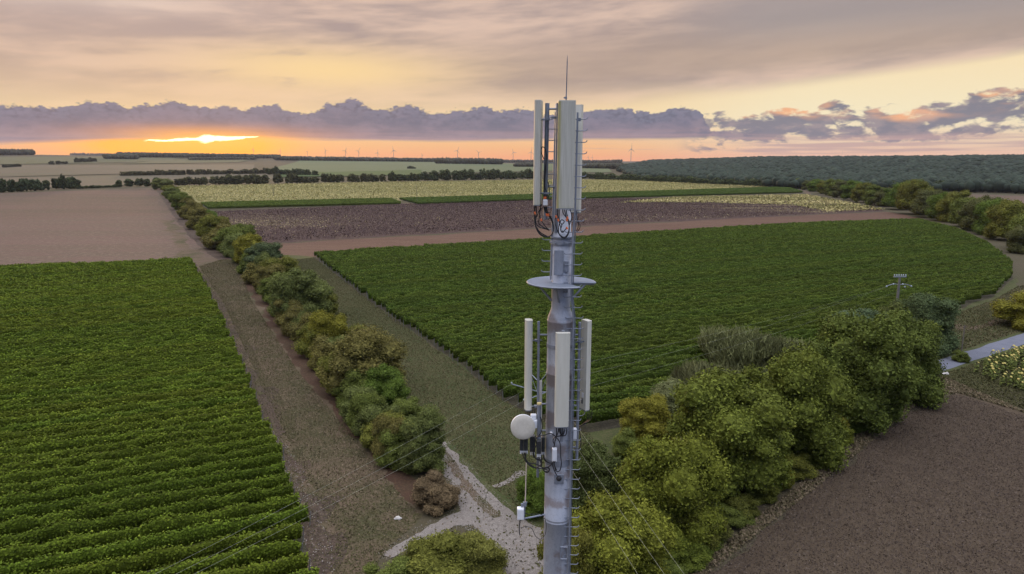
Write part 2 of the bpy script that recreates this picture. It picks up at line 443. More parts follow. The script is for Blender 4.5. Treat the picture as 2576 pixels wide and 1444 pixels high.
RADOME = plain('radome', (0.56, 0.56, 0.49), (0.63, 0.63, 0.56), 0.42, 7.0, 0.12)
def radome_stain():
    m, t, b = material('stained radome')
    tc = t.new('ShaderNodeTexCoord'); s = t.new('ShaderNodeSeparateXYZ'); t.l.new(tc.outputs['Object'], s.inputs[0])
    x, z = X(t, s.outputs[0]), X(t, s.outputs[2])
    n = t.noise(scaled(t, X(t, tc.outputs['Object']), (30, 30, 1.2)), 1.0, 5.0, 0.6)
    f = t.noise(X(t, tc.outputs['Object']), 60.0, 2.0, 0.6)
    c = t.mix(t.smooth(0.35, 0.7, n), (0.42, 0.425, 0.375), (0.52, 0.525, 0.475))
    c = t.mix(t.smooth(-0.10, -0.21, x + (n - 0.5) * 0.12) * 0.75, c, (0.27, 0.26, 0.06))
    c = t.mix(t.smooth(-1.25, -1.42, z + (n - 0.5) * 0.2) * 0.5, c, (0.33, 0.34, 0.17))
    c = t.mix(t.smooth(0.52, 0.7, f) * 0.25, c, (0.28, 0.28, 0.22))
    t.put(b.inputs['Base Color'], c); b.inputs['Roughness'].default_value = 0.45; return m
STAINED = radome_stain()
WHITE = plain('white enclosure', (0.68, 0.71, 0.76), (0.76, 0.79, 0.84), 0.4, 6.0)
BLACK = plain('black cable', (0.012, 0.012, 0.014), (0.03, 0.03, 0.034), 0.45, 20.0)
RRU = plain('dark radio casing', (0.05, 0.055, 0.06), (0.085, 0.09, 0.095), 0.5, 20.0)
ORANGE = plain('orange tape', (0.75, 0.16, 0.05), (0.82, 0.22, 0.08), 0.5, 30.0)
YELLOW = plain('yellow cap', (0.62, 0.5, 0.2), (0.7, 0.58, 0.28), 0.5, 30.0)
WIRE = plain('aluminium wire', (0.34, 0.35, 0.28), (0.44, 0.45, 0.36), 0.5, 2.0)
CONC = plain('concrete', (0.30, 0.29, 0.27), (0.42, 0.41, 0.38), 0.85, 3.0, 0.4)
WOOD = plain('pole wood', (0.10, 0.085, 0.07), (0.17, 0.15, 0.125), 0.85, 3.0, 0.2)
GREYW = plain('weathered grey wood', (0.13, 0.125, 0.12), (0.22, 0.21, 0.20), 0.85, 3.0, 0.2)
POST = plain('vine post', (0.13, 0.13, 0.13), (0.20, 0.20, 0.20), 0.8, 9.0, 0.3)
GLASSI = plain('insulator', (0.35, 0.42, 0.45), (0.5, 0.56, 0.6), 0.25, 9.0)
TURB = plain('turbine paint', (0.24, 0.24, 0.26), (0.28, 0.28, 0.30), 0.5, 1.0)
ROWA = R(25.0)                              # direction of all the vine rows
M_GROUND = ground_mat('dry meadow', (0.0788, 0.0638, 0.0413), (0.0562, 0.0585, 0.0270), (0.1125, 0.0900, 0.0600), 0.03, 0.3, 2.6)
M_GRASS = ground_mat('short grass', (0.0640, 0.0607, 0.0286), (0.1164, 0.0820, 0.0554), (0.1353, 0.1025, 0.0672), 0.06, 0.30, 2.0, 0.12, None, 0.48, 0.08)
M_GREEN = ground_mat('green verge', (0.0440, 0.0600, 0.0192), (0.0720, 0.0760, 0.0280), (0.1040, 0.0920, 0.0480), 0.06, 0.4, 3.2)
M_BARE = ground_mat('bare soil', (0.0782, 0.0550, 0.0408), (0.0493, 0.0367, 0.0280), (0.1275, 0.0958, 0.0719), 0.08, 0.5, 2.4, 0.12, (ROWA, 0.35), 0.5, 0.08)
M_STUB = ground_mat('stubble', (0.1201, 0.0781, 0.0596), (0.0779, 0.0653, 0.0401), (0.1716, 0.1216, 0.0940), 0.014, 0.22, 0.55, 0.25, (ROWA, 0.22), 0.5, 0.09)
M_STUBB = ground_mat('pinkish stubble', (0.128, 0.083, 0.066), (0.098, 0.076, 0.052), (0.175, 0.128, 0.098), 0.02, 0.25, 0.6, 0.25, (ROWA, 0.2), 0.5, 0.09)
M_LITTER = ground_mat('leaf litter', (0.0702, 0.0382, 0.0255), (0.0540, 0.0408, 0.0238), (0.1080, 0.0638, 0.0382), 0.1, 0.5, 2.6)
M_BROWN = ground_mat('bare strip', (0.0990, 0.0559, 0.0397), (0.1155, 0.0699, 0.0482), (0.1386, 0.0911, 0.0624), 0.02, 0.2, 0.7, 0.2, (ROWA, 0.3), 0.5, 0.09)
M_PLOUGH = ground_mat('tilled soil', (0.0700, 0.0508, 0.0344), (0.0840, 0.0621, 0.0408), (0.1155, 0.0882, 0.0605), 0.05, 0.6, 4.2, 0.18)
M_DEAD = ground_mat('withered crop', (0.0595, 0.0366, 0.0372), (0.0723, 0.0456, 0.0402), (0.1445, 0.1098, 0.0658), 0.02, 0.25, 0.9, 0.4)
M_SUNF = ground_mat('sunflower leaves', (0.15, 0.145, 0.055), (0.20, 0.18, 0.075), (0.32, 0.28, 0.13), 0.02, 0.15, 0.8, 0.4)
M_VSOIL = ground_mat('vineyard soil', (0.038, 0.033, 0.024), (0.045, 0.043, 0.022), (0.09, 0.08, 0.05), 0.05, 0.4, 3.0)
M_ASPH = ground_mat('asphalt', (0.12, 0.13, 0.165), (0.145, 0.155, 0.195), (0.175, 0.185, 0.22), 0.08, 0.5, 9.0, 0.02)
def far_mat(name, ca, cb): return ground_mat(name, ca, cb, tuple((p+q)/2*1.2 for p, q in zip(ca, cb)), 0.004, 0.03, 0.3, 0.2, (ROWA, 0.3))
M_FGREEN = far_mat('far pale green crop', (0.090, 0.112, 0.055), (0.112, 0.128, 0.066))
M_FDARK = far_mat('far dark green crop', (0.055, 0.085, 0.026), (0.07, 0.095, 0.032))
M_FPINK = far_mat('far stubble', (0.125, 0.100, 0.070), (0.095, 0.090, 0.052))
M_FOLIVE = far_mat('far olive crop', (0.085, 0.09, 0.046), (0.10, 0.097, 0.054))
def gravel_mat():
    m, t, b = material('limestone gravel'); p = pos(t)
    v = t.voro(p, 5.0, False, 'Color'); vs = t.new('ShaderNodeSeparateColor'); t.put(vs.inputs[0], v); vr = X(t, vs.outputs[0])
    n1 = t.noise(p, 0.45, 5.0, 0.65); n2 = t.noise(p, 3.0, 5.0, 0.7)
    c = t.mix(vr, (0.165, 0.145, 0.127), (0.215, 0.192, 0.17))
    c = t.mix(t.smooth(0.5, 0.68, n1 * 0.6 + n2 * 0.4) * 0.5, c, (0.17, 0.14, 0.115))
    c = t.mix(t.smooth(0.64, 0.74, n2) * 0.5, c, (0.10, 0.10, 0.05))
    t.put(b.inputs['Base Color'], c); b.inputs['Roughness'].default_value = 0.95
    bump(t, b, n2 + vr * 0.4, 0.8, 0.08); return m
M_GRAVEL = gravel_mat()

# ------------------------------------------------------------------ the ground and what is laid on it
def build_ground():
    rs = np.concatenate([[0.5], np.geomspace(8, 15000, 130)]); na = 288
    an = np.linspace(-np.pi, np.pi, na, endpoint=False)
    rr, aa = np.meshgrid(rs, an, indexing='ij')
    x = rr * np.sin(aa); y = rr * np.cos(aa); z = hgt(x, y)
    V = np.stack([x, y, z], -1).reshape(-1, 3)
    i, j = np.meshgrid(np.arange(len(rs)-1), np.arange(na), indexing='ij'); jn = (j + 1) % na
    Q = np.stack([i*na+j, i*na+jn, (i+1)*na+jn, (i+1)*na+j], -1).reshape(-1, 4)[:, ::-1]
    o = obj('ground', mesh_np('ground', V, Q, M_GROUND)); tag(o, None, None, kind='structure')
build_ground()

def wob(pts, step, amp, seed):
    """densify an outline and make it ragged"""
    g = np.random.default_rng(seed); out = []
    n = len(pts)
    for i in range(n):
        a, b = np.array(pts[i]), np.array(pts[(i+1) % n]); k = max(1, int(np.linalg.norm(b - a) / step))
        out += [a + (b - a) * q / k for q in range(k)]
    out = np.array(out); s = g.normal(0, 1, (len(out), 2)); s = (s + np.roll(s, 1, 0) + np.roll(s, 2, 0)) / 1.9
    return out + s * amp
def sheet(name, px, mat, z, step=1.5, amp=0.25, seed=1):
    """a near, level sheet whose outline is ragged"""
    from mathutils.geometry import tessellate_polygon
    P = wob([tuple(gp(a, b))[:2] for a, b in px], step, amp, seed)
    vs = [(x, y, z) for x, y in P]
    tri = tessellate_polygon([[Vector(v) for v in vs]])
    me = bpy.data.meshes.new(name); me.from_pydata(vs, [], [tuple(q) for q in tri]); me.update()
    # face up
    import bmesh
    bm = bmesh.new(); bm.from_mesh(me)
    for f in bm.faces:
        if f.normal.z < 0: f.normal_flip()
    bm.to_mesh(me); bm.free()
    me.materials.append(mat); o = obj(name, me); tag(o, None, None, kind='structure'); return o
def far_sheet(name, c4, mat, dz, nu=48, nv=8):
    """a far field draped over the hills between four corners (near left, near right, far right, far left)"""
    A, B, Cc, D = (gp(*q) for q in c4); V = []
    for j in range(nv + 1):
        for i in range(nu + 1):
            u, v = i / nu, j / nv
            p = (A * (1-u) + B * u) * (1-v) + (D * (1-u) + Cc * u) * v
            V.append((p.x, p.y, float(hgt(p.x, p.y)) + dz))
    Q = [(j*(nu+1)+i, j*(nu+1)+i+1, (j+1)*(nu+1)+i+1, (j+1)*(nu+1)+i) for j in range(nv) for i in range(nu)]
    o = obj(name, mesh_np(name, V, np.array(Q), mat)); tag(o, None, None, kind='structure'); return o

VINE_L = [(-260, 700), (0, 684), (478, 661), (530, 752), (575, 852), (612, 945), (645, 1025), (672, 1095), (705, 1165), (728, 1230), (755, 1300), (782, 1375), (770, 1420), (800, 1520), (-260, 1760)]
VINE_R = [(790, 646), (950, 772), (1130, 902), (1240, 985), (1300, 1025), (1400, 1075), (1480, 1085), (1560, 1072), (1640, 1040), (1800, 975), (2050, 880), (2250, 815), (2400, 780), (2500, 745), (2546, 700), (2543, 668), (2485, 620), (2405, 582), (2310, 557), (2000, 568), (1440, 604)]
def build_sheets():
    sheet('stubble_field', [(-300, 505), (0, 486), (388, 472), (445, 548), (520, 630), (560, 655), (478, 661), (0, 684), (-300, 702)], M_STUB, 0.008, 4, 0.6, 2)
    sheet('stubble_field', [(-300, 568), (0, 553), (250, 546), (425, 541), (470, 575), (520, 640), (545, 655), (478, 661), (0, 684), (-300, 702)], M_STUBB, 0.013, 3, 0.9, 24)
    sheet('grass_patch', [(405, 552), (432, 556), (470, 600), (512, 645), (540, 654), (470, 660), (380, 662), (455, 640), (430, 590)], M_GRASS, 0.017, 2, 1.2, 25)
    sheet('dirt_track', [(392, 474), (402, 474), (470, 552), (560, 640), (590, 652), (548, 655), (500, 620), (440, 550)], M_BARE, 0.020, 3, 0.4, 3)
    sheet('grass_strip', [(478, 661), (560, 650), (600, 648), (720, 830), (860, 1010), (1000, 1180), (1080, 1290), (980, 1385), (760, 1600), (800, 1520), (770, 1420), (705, 1165), (612, 945), (530, 752)], M_GRASS, 0.012, 2, 0.3, 4)
    sheet('bare_soil', [(478, 661), (500, 670), (560, 760), (640, 930), (715, 1050), (745, 1150), (790, 1250), (850, 1340), (820, 1460), (800, 1520), (770, 1420), (755, 1300), (705, 1165), (612, 945), (530, 752)], M_BARE, 0.024, 1.0, 1.0, 5)
    sheet('grass_headland', [(700, 640), (790, 646), (950, 772), (1130, 902), (1300, 1025), (1480, 1085), (1640, 1040), (1560, 1300), (1330, 1330), (1200, 1240), (1110, 1110), (980, 960), (820, 780)], M_GREEN, 0.012, 2, 0.3, 6)
    sheet('leaf_litter', [(600, 652), (632, 700), (700, 790), (790, 900), (900, 1020), (1010, 1170), (1060, 1250), (1030, 1290), (985, 1215), (880, 1085), (760, 940), (665, 800), (605, 700)], M_LITTER, 0.018, 1.2, 0.5, 23)
    sheet('vineyard_ground', VINE_L, M_VSOIL, 0.032, 2, 0.25, 7)
    sheet('vineyard_ground', VINE_R, M_VSOIL, 0.032, 3, 0.3, 8)
    sheet('bare_strip', [(600, 612), (720, 612), (1340, 577), (2030, 541), (2230, 533), (2330, 545), (2310, 557), (2000, 568), (1440, 604), (790, 646), (690, 655)], M_BROWN, 0.010, 5, 0.8, 9)
    sheet('withered_field', [(520, 533), (1010, 512), (1340, 502), (2030, 493), (2130, 512), (2232, 531), (1340, 575), (720, 610), (640, 612)], M_DEAD, 0.016, 5, 0.8, 10)
    sheet('crop_field', [(440, 470), (1000, 459), (1440, 452), (1800, 455), (2000, 474), (1700, 484), (1440, 493), (1000, 505), (500, 516)], M_SUNF, 0.020, 5, 0.8, 11)
    sheet('tilled_field', [(1640, 1660), (1760, 1445), (2040, 1215), (2330, 985), (2420, 985), (2576, 1040), (2760, 1110), (2900, 1700)], M_PLOUGH, 0.016, 2, 0.3, 12)
    sheet('field_margin', [(1700, 1500), (1760, 1400), (2030, 1180), (2300, 950), (2370, 945), (2460, 985), (2600, 1046), (2420, 992), (2335, 995), (2060, 1222), (1775, 1455), (1720, 1540)], M_GROUND, 0.022, 1.0, 0.35, 13)
    sheet('verge', [(2250, 830), (2400, 782), (2500, 748), (2550, 700), (2720, 690), (2800, 900), (2576, 985), (2460, 980), (2330, 960), (2180, 930)], M_GREEN, 0.008, 2, 0.3, 14)
    sheet('sandy_patch', [(2385, 822), (2410, 816), (2440, 822), (2490, 808), (2520, 797), (2545, 800), (2515, 815), (2470, 826), (2420, 832)], M_STUB, 0.026, 0.6, 0.3, 15)
    sheet('road', [(2290, 935), (2345, 912), (2450, 878), (2576, 838), (2760, 785), (2760, 812), (2576, 866), (2450, 908), (2345, 944), (2270, 975)], M_ASPH, 0.030, 1.5, 0.1, 16)
    sheet('gravel_track', [(1108, 1112), (1122, 1112), (1165, 1165), (1230, 1235), (1300, 1300), (1360, 1330), (1400, 1400), (1420, 1600), (1260, 1600), (1270, 1440), (1230, 1370), (1190, 1320), (1150, 1322), (1060, 1368), (985, 1402), (965, 1395), (1050, 1340), (1130, 1300), (1165, 1285), (1130, 1225), (1105, 1165)], M_GRAVEL, 0.036, 0.4, 0.13, 17)
    sheet('gravel_spur', [(1240, 1222), (1262, 1208), (1310, 1186), (1322, 1190), (1285, 1216), (1252, 1232)], M_GRAVEL, 0.028, 0.5, 0.25, 18)
    sheet('track_crown', [(1118, 1128), (1125, 1138), (1165, 1190), (1215, 1255), (1262, 1300), (1240, 1305), (1190, 1262), (1150, 1205), (1122, 1160)], M_GRASS, 0.042, 0.5, 0.12, 19)
    sheet('farm_track', [(2030, 484), (2055, 490), (2160, 512), (2330, 545), (2440, 580), (2530, 640), (2600, 700), (2620, 760), (2560, 770), (2556, 700), (2485, 610), (2400, 572), (2310, 547), (2140, 513)], M_GROUND, 0.028, 3, 0.5, 20)
    sheet('sandy_track', [(2020, 478), (2034, 482), (2042, 490), (2028, 488)], M_STUB, 0.034, 3, 0.5, 21)
    sheet('far_stubble', [(2340, 498), (2380, 482), (2576, 484), (2760, 488), (2760, 520), (2576, 516), (2480, 504)], M_STUB, 0.012, 4, 0.6, 22)
    far_sheet('stubble_slope', [(-120, 483), (690, 452), (700, 436), (-120, 450)], M_FPINK, 0.6)
    far_sheet('stubble_slope', [(-120, 449), (640, 430), (640, 414), (-120, 418)], M_FPINK, 0.6)
    far_sheet('pale_crop', [(-120, 417), (330, 409), (480, 397), (-120, 396)], M_FOLIVE, 0.8)
    far_sheet('pale_crop', [(640, 437), (1460, 428), (1460, 412), (760, 402)], M_FGREEN, 0.8)
    far_sheet('dark_crop', [(690, 447), (1060, 441), (1060, 428), (700, 436)], M_FDARK, 1.2)
    far_sheet('olive_crop', [(300, 413), (600, 409), (640, 401), (420, 401)], M_FOLIVE, 1.2)
    far_sheet('pale_crop', [(1430, 434), (1540, 434), (1520, 414), (1440, 412)], M_FGREEN, 1.0)
build_sheets()

# ------------------------------------------------------------------ leaves
def quads(c, nrm, size, g, aspect=1.25):
    """leaf quads at c (n,3) facing nrm (n,3)"""
    n = len(c); nrm = nrm / np.maximum(np.linalg.norm(nrm, axis=1, keepdims=True), 1e-6)
    a = g.normal(0, 1, (n, 3)); u = np.cross(nrm, a); u /= np.maximum(np.linalg.norm(u, axis=1, keepdims=True), 1e-6)
    v = np.cross(nrm, u); s = (size * g.uniform(0.5, 1.5, n))[:, None] * 0.5
    k = s * aspect
    V = np.stack([c - u*s*0.8 - v*k*0.1, c - v*k + nrm*s*0.15, c + u*s*0.8 + v*k*0.1, c + v*k - nrm*s*0.15], 1).reshape(-1, 3)
    Q = np.arange(4*n).reshape(n, 4)
    return V, Q
def ico_lump(c, r, g, rough=0.18, sub=2):
    import bmesh
    if sub not in ico_lump.cache:
        bm = bmesh.new(); bmesh.ops.create_icosphere(bm, subdivisions=sub, radius=1.0)
        ico_lump.cache[sub] = (np.array([v.co for v in bm.verts]), np.array([[l.index for l in f.verts] for f in bm.faces])); bm.free()
    V, T = ico_lump.cache[sub]
    d = 1 + rough * g.normal(0, 1, (len(V), 1)).clip(-1.6, 1.6)
    return V * d * np.asarray(r) + np.asarray(c), T
ico_lump.cache = {}

def crown_mesh(name, kind, n, leaf, seed, mat=LEAF):
    """unit crown: about 1 wide, from z=0 to z=1"""
    g = np.random.default_rng(seed); lobes = []
    if kind == 'round':   nl, zc, zr, xr, lr = 46, 0.52, 0.38, 0.33, (0.06, 0.17)
    elif kind == 'tall':  nl, zc, zr, xr, lr = 46, 0.50, 0.44, 0.28, (0.06, 0.16)
    elif kind == 'bush':  nl, zc, zr, xr, lr = 40, 0.42, 0.42, 0.36, (0.07, 0.19)
    else:                 nl, zc, zr, xr, lr = 18, 0.45, 0.30, 0.36, (0.12, 0.20)
    for i in range(nl):
        d = g.normal(0, 1, 3); d /= np.linalg.norm(d); q = g.uniform(0.5, 1.18)
        r = g.uniform(*lr) * (1.25 - 0.45 * max(q - 0.6, 0))
        lobes.append((np.array([d[0]*xr*q, d[1]*xr*q, zc + d[2]*zr*q]), np.array([r, r, r*g.uniform(0.8, 1.15)])))
    for i in range(9):
        a = i * 0.698 + g.uniform(-0.2, 0.2); r = g.uniform(0.10, 0.16)
        lobes.append((np.array([math.cos(a)*xr*0.92, math.sin(a)*xr*0.92, g.uniform(0.12, 0.34)]), np.array([r, r, r*1.2])))
    lobes.append((np.array([0, 0, zc]), np.array([xr*0.95, xr*0.95, zr*0.95])))
    w = np.array([l[1][0]**2 for l in lobes]); w[-1] *= 0.35; w /= w.sum()
    idx = g.choice(len(lobes), n, p=w)
    C = np.array([l[0] for l in lobes])[idx]; Rr = np.array([l[1] for l in lobes])[idx]
    d = g.normal(0, 1, (n, 3)); d /= np.linalg.norm(d, axis=1, keepdims=True); d[:, 2] += 0.12
    rad = g.uniform(0.66, 1.08, (n, 1)) + (g.uniform(0, 1, (n, 1)) > 0.95) * 0.16
    P = C + d * Rr * rad
    if kind == 'reed': P[:, 2] += g.uniform(-0.1, 0.2, n)
    keep = P[:, 2] > 0.0; P = P[keep]; d = d[keep]; idx = idx[keep]
    nr = d * 0.75 + g.normal(0, 0.75, d.shape)
    if kind == 'reed':
        h = g.uniform(0.10, 0.24, len(P)); t = g.normal(0, 0.035, (len(P), 2)); wv = g.normal(0, 1, (len(P), 2)); wv = wv / np.linalg.norm(wv, axis=1, keepdims=True) * leaf * 0.22
        a = P - np.stack([wv[:, 0], wv[:, 1], h*0.5], 1); b = P + np.stack([wv[:, 0], wv[:, 1], -h*0.5], 1)
        tp = P + np.stack([t[:, 0]+wv[:, 0]*0.25, t[:, 1]+wv[:, 1]*0.25, h*0.5], 1); tp2 = P + np.stack([t[:, 0]-wv[:, 0]*0.25, t[:, 1]-wv[:, 1]*0.25, h*0.5], 1)
        V = np.stack([a, b, tp, tp2], 1).reshape(-1, 3); Q = np.arange(len(V)).reshape(-1, 4)
    else:
        V, Q = quads(P, nr, np.full(len(P), leaf), g)
    lt = g.normal(0.45, 0.13, len(lobes)); tint = np.clip(lt[idx] + g.normal(0, 0.13, len(P)), 0, 1)
    VV, QQ, TT = [V], [Q], [tint]; b = len(V)
    for c, r in lobes:                          # an inner mass so that the crown is not see-through
        lv, lf = ico_lump(c, r * 0.72, g, 0.13, 3 if n > 5000 else 2); lv[:, 2] = np.maximum(lv[:, 2], 0.01)
        VV.append(lv); QQ.append(np.concatenate([lf, lf[:, 2:3]], 1) + b); TT.append(np.clip(g.normal(0.36, 0.16, len(lf)), 0, 1)); b += len(lv)
    V = np.concatenate(VV); T = np.concatenate(TT)
    lo, hi = np.percentile(V[:, :2], 1.2, axis=0), np.percentile(V[:, :2], 98.8, axis=0); V[:, :2] = (V[:, :2] - (lo + hi) / 2) / (hi - lo)
    V[:, 2] /= np.percentile(V[:, 2], 99.2)
    me = bpy.data.meshes.new(name)
    faces = [tuple(q) for q in QQ[0].tolist()] + [tuple(q[:3]) for Qx in QQ[1:] for q in Qx.tolist()]
    me.from_pydata(V.tolist(), [], faces); me.update()
    a = me.attributes.new('tint', 'FLOAT', 'FACE'); a.data.foreach_set('value', T.astype(np.float32))
    me.materials.append(mat)
    return me
def trunk_mesh(seed):
    g = random.Random(seed); mb = MB()
    mb.tube([(0, 0, -0.02), (0.005, 0, 0.12), (-0.01, 0.01, 0.3), (0.0, 0.0, 0.55)], [0.03, 0.022, 0.018, 0.008], 7)
    for k in range(5):
        a = g.uniform(0, 6.28); z = g.uniform(0.18, 0.42); r = g.uniform(0.18, 0.3)
        mb.tube([(0, 0, z), (math.cos(a)*r*0.5, math.sin(a)*r*0.5, z+0.12), (math.cos(a)*r, math.sin(a)*r, z+0.27)], [0.012, 0.008, 0.003], 5)
    return mb.mesh('trunk', BARK)
CR = {k: [crown_mesh('crown', k, n, lf, s) for s in seeds] for k, n, lf, seeds in
      (('round', 46000, 0.0165, (1, 2, 3)), ('tall', 46000, 0.016, (4, 5, 6)), ('bush', 36000, 0.020, (7, 8, 9)), ('reed', 26000, 0.026, (10, 11)))}
CRF = {k: [crown_mesh('crown', k, 1500, 0.075, s) for s in seeds] for k, seeds in (('round', (21, 22, 23)), ('tall', (24, 25)), ('bush', (26, 27)))}
TRK = [trunk_mesh(s) for s in (1, 2)]
_tc = [0]
def tree(bx, by, top, wpx, kind, colr, label, name='tree', group=None, far=False, cat=None, push=0.35, trunk=True, depthk=1.0):
    """a tree whose crown meets the ground in front at (bx, by), reaches up to row top and is wpx wide in the picture"""
    G = gp(bx, by); w = wpx * depth(G) / F
    dv = Vector((G.x, G.y, 0)).normalized()
    x, y = G.x + dv.x * w * push, G.y + dv.y * w * push
    z0 = float(hgt(x, y)); w = wpx * depth((x, y, z0)) / F
    h0 = max(zat(x, y, top) - z0, 0.4)
    # seen from above, a wide crown's far shoulder shows above its middle: allow for it
    th = math.atan2(CAMZ - z0 - h0 * 0.5, math.hypot(x, y)); E = h0 * math.cos(th); sh = w * 0.46 * math.sin(max(th, 0))
    h = max((E * E - sh * sh) / (E * math.cos(th)), h0 * 0.45)
    _tc[0] += 1; k = _tc[0]
    t = thing(name, label, cat or ('bush' if 'bush' in name or 'shrub' in name else 'tree'), (x, y, z0), group)
    t.rotation_euler = (0, 0, (k * 2.39996) % 6.283)
    lib = (CRF if far else CR); lib = lib.get(kind) or CRF['bush']
    c = obj('crown', lib[k % len(lib)], t); c.scale = (w, w * depthk, h); kk = 1.14 if max(colr) > 0.115 else 1.38
    c.color = (colr[0]*kk*1.03, colr[1]*kk*1.04, colr[2]*kk*0.9, 1.0)
    if trunk:
        tr = obj('trunk', TRK[k % 2], t); tr.scale = (min(w, h), min(w, h), h)
    return t

G_OLIVE, G_DARK, G_YEL, G_TEAL, G_BRN, G_MID, G_GREY = (0.122, 0.126, 0.028), (0.086, 0.104, 0.026), (0.165, 0.155, 0.026), (0.104, 0.122, 0.040), (0.130, 0.115, 0.038), (0.085, 0.125, 0.024), (0.115, 0.125, 0.06)
def build_trees():
    hg = 'trees and shrubs of the hedge between the two vineyards'
    for a in [
        (1062, 1200, 1035, 108, 'tall', G_TEAL, 'dark grey-green round tree at the near end of the hedge by the gravel track', 'tree'),
        (985, 1170, 1050, 85, 'bush', G_BRN, 'brownish shrub behind the dark tree at the near end of the hedge', 'shrub'),
        (1020, 1110, 1062, 60, 'bush', G_BRN, 'small rusty shrub between the bright green bush and the end tree of the hedge', 'shrub'),
        (972, 1052, 925, 100, 'round', G_MID, 'bright mid-green bush on the vineyard side near the end of the hedge', 'bush'),
        (925, 1098, 990, 90, 'bush', G_DARK, 'dark green shrub on the path side of the hedge below the brown-green tree', 'shrub'),
        (915, 1008, 832, 192, 'round', G_BRN, 'largest tree of the hedge, broad with brown-green leaves', 'tree'),
        (858, 950, 850, 80, 'bush', G_TEAL, 'blue-green shrub at the left foot of the broad brown-green tree', 'shrub'),
        (822, 905, 785, 100, 'round', G_YEL, 'yellowish tree just beyond the broad brown-green tree of the hedge', 'tree'),
        (775, 862, 770, 70, 'bush', G_TEAL, 'low grey-green shrub under the yellowish hedge tree', 'shrub'),
        (760, 818, 682, 138, 'round', G_TEAL, 'big blue-green tree in the middle of the hedge', 'tree'),
        (715, 765, 690, 60, 'bush', G_DARK, 'dark shrub at the left foot of the big blue-green hedge tree', 'shrub'),
        (706, 728, 650, 88, 'round', G_OLIVE, 'olive-brown tree behind the big blue-green hedge tree', 'tree'),
        (668, 715, 640, 52, 'bush', G_TEAL, 'narrow shrub left of the olive-brown hedge tree', 'shrub'),
        (664, 692, 612, 88, 'round', (0.070, 0.090, 0.046), 'dark teal dome-shaped tree beside the far corner of the right vineyard', 'tree'),
        (632, 668, 593, 74, 'round', G_YEL, 'yellow-olive tree right behind the dark teal dome', 'tree'),
        (602, 638, 567, 92, 'round', G_DARK, 'dark dome-shaped tree shading the grass where the hedge passes the white stake', 'tree'),
        (553, 603, 548, 62, 'round', G_OLIVE, 'olive tree just beyond the dark dome of the hedge', 'tree'),
        (573, 615, 556, 50, 'bush', G_BRN, 'brown-tinged shrub against the dark dome of the hedge', 'shrub'),
        (520, 575, 530, 56, 'round', G_MID, 'green tree of the hedge at the corner of the withered field', 'tree'),
        (492, 550, 512, 52, 'round', G_OLIVE, 'olive tree of the hedge level with the green strip of vines', 'tree'),
        (470, 528, 497, 46, 'round', G_BRN, 'brown-olive tree of the hedge beside the front of the sunflower field', 'tree'),
        (449, 510, 482, 42, 'round', G_DARK, 'dark small tree of the hedge beside the middle of the sunflower field', 'tree'),
        (431, 493, 467, 40, 'round', G_OLIVE, 'small olive tree of the hedge beside the back of the sunflower field', 'tree'),
        (410, 478, 450, 46, 'round', (0.10, 0.11, 0.04), 'pale green tree at the far end of the hedge', 'tree')]:
        b = list(a[:7]); b[3] *= 0.96; tree(*b, name=a[7], group=hg)
    g = random.Random(77)
    fx = [(428, 500, 474), (452, 528, 492), (474, 552, 508), (498, 578, 528), (525, 602, 546), (548, 628, 562), (590, 648, 590), (612, 664, 612), (634, 690, 628), (652, 716, 650), (672, 738, 672), (694, 764, 690), (716, 796, 720), (738, 824, 742), (752, 850, 768), (778, 880, 796), (800, 904, 815), (822, 934, 850), (846, 966, 872), (872, 1000, 890), (896, 1030, 930), (912, 1070, 970), (940, 1110, 1010), (962, 1140, 1040), (1000, 1180, 1075), (1010, 1080, 1000), (880, 900, 820), (800, 800, 730), (1035, 1150, 1075)]
    for a, b, tp in fx:
        q = g.uniform(0.8, 1.15); c = g.choice((G_DARK, G_DARK, G_TEAL, G_OLIVE, G_BRN))
        tree(a + 8, b, tp + g.uniform(-4, 6), (b - tp) * 0.95 + 12, 'bush', tuple(v * q for v in c), 'low leafy shrub filling the hedge between its taller trees', name='shrub', group='shrubs filling the hedge')
    bg = 'bushes around the track junction'
    for a in [
        (1105, 1530, 1352, 190, 'bush', G_OLIVE, 'large olive bush in the fork of the gravel track at the bottom edge', 'bush'),
        (1195, 1475, 1342, 140, 'bush', (0.10, 0.10, 0.026), 'yellow-green bush beside the gravel track, right end of the clump in the fork', 'bush'),
        (985, 1540, 1415, 130, 'bush', G_DARK, 'low dark bush at the left end of the clump in the fork of the track', 'bush'),
        (1098, 1290, 1194, 104, 'bush', (0.135, 0.098, 0.062), 'dry brown thicket of bare twigs in the corner of the two tracks', 'shrub'),
        (1345, 1305, 1182, 82, 'bush', G_MID, 'green bush round the foot of the utility pole left of the tower', 'bush'),
        (1500, 1310, 1132, 150, 'bush', (0.048, 0.06, 0.020), 'dark low bush just right of the tower under the wires', 'bush'),
        (1452, 1290, 1190, 90, 'bush', G_DARK, 'dark bush half hidden behind the tower pole', 'bush')]:
        tree(*a[:7], name=a[7], group=bg)
    tg = 'trees along the tilled field'
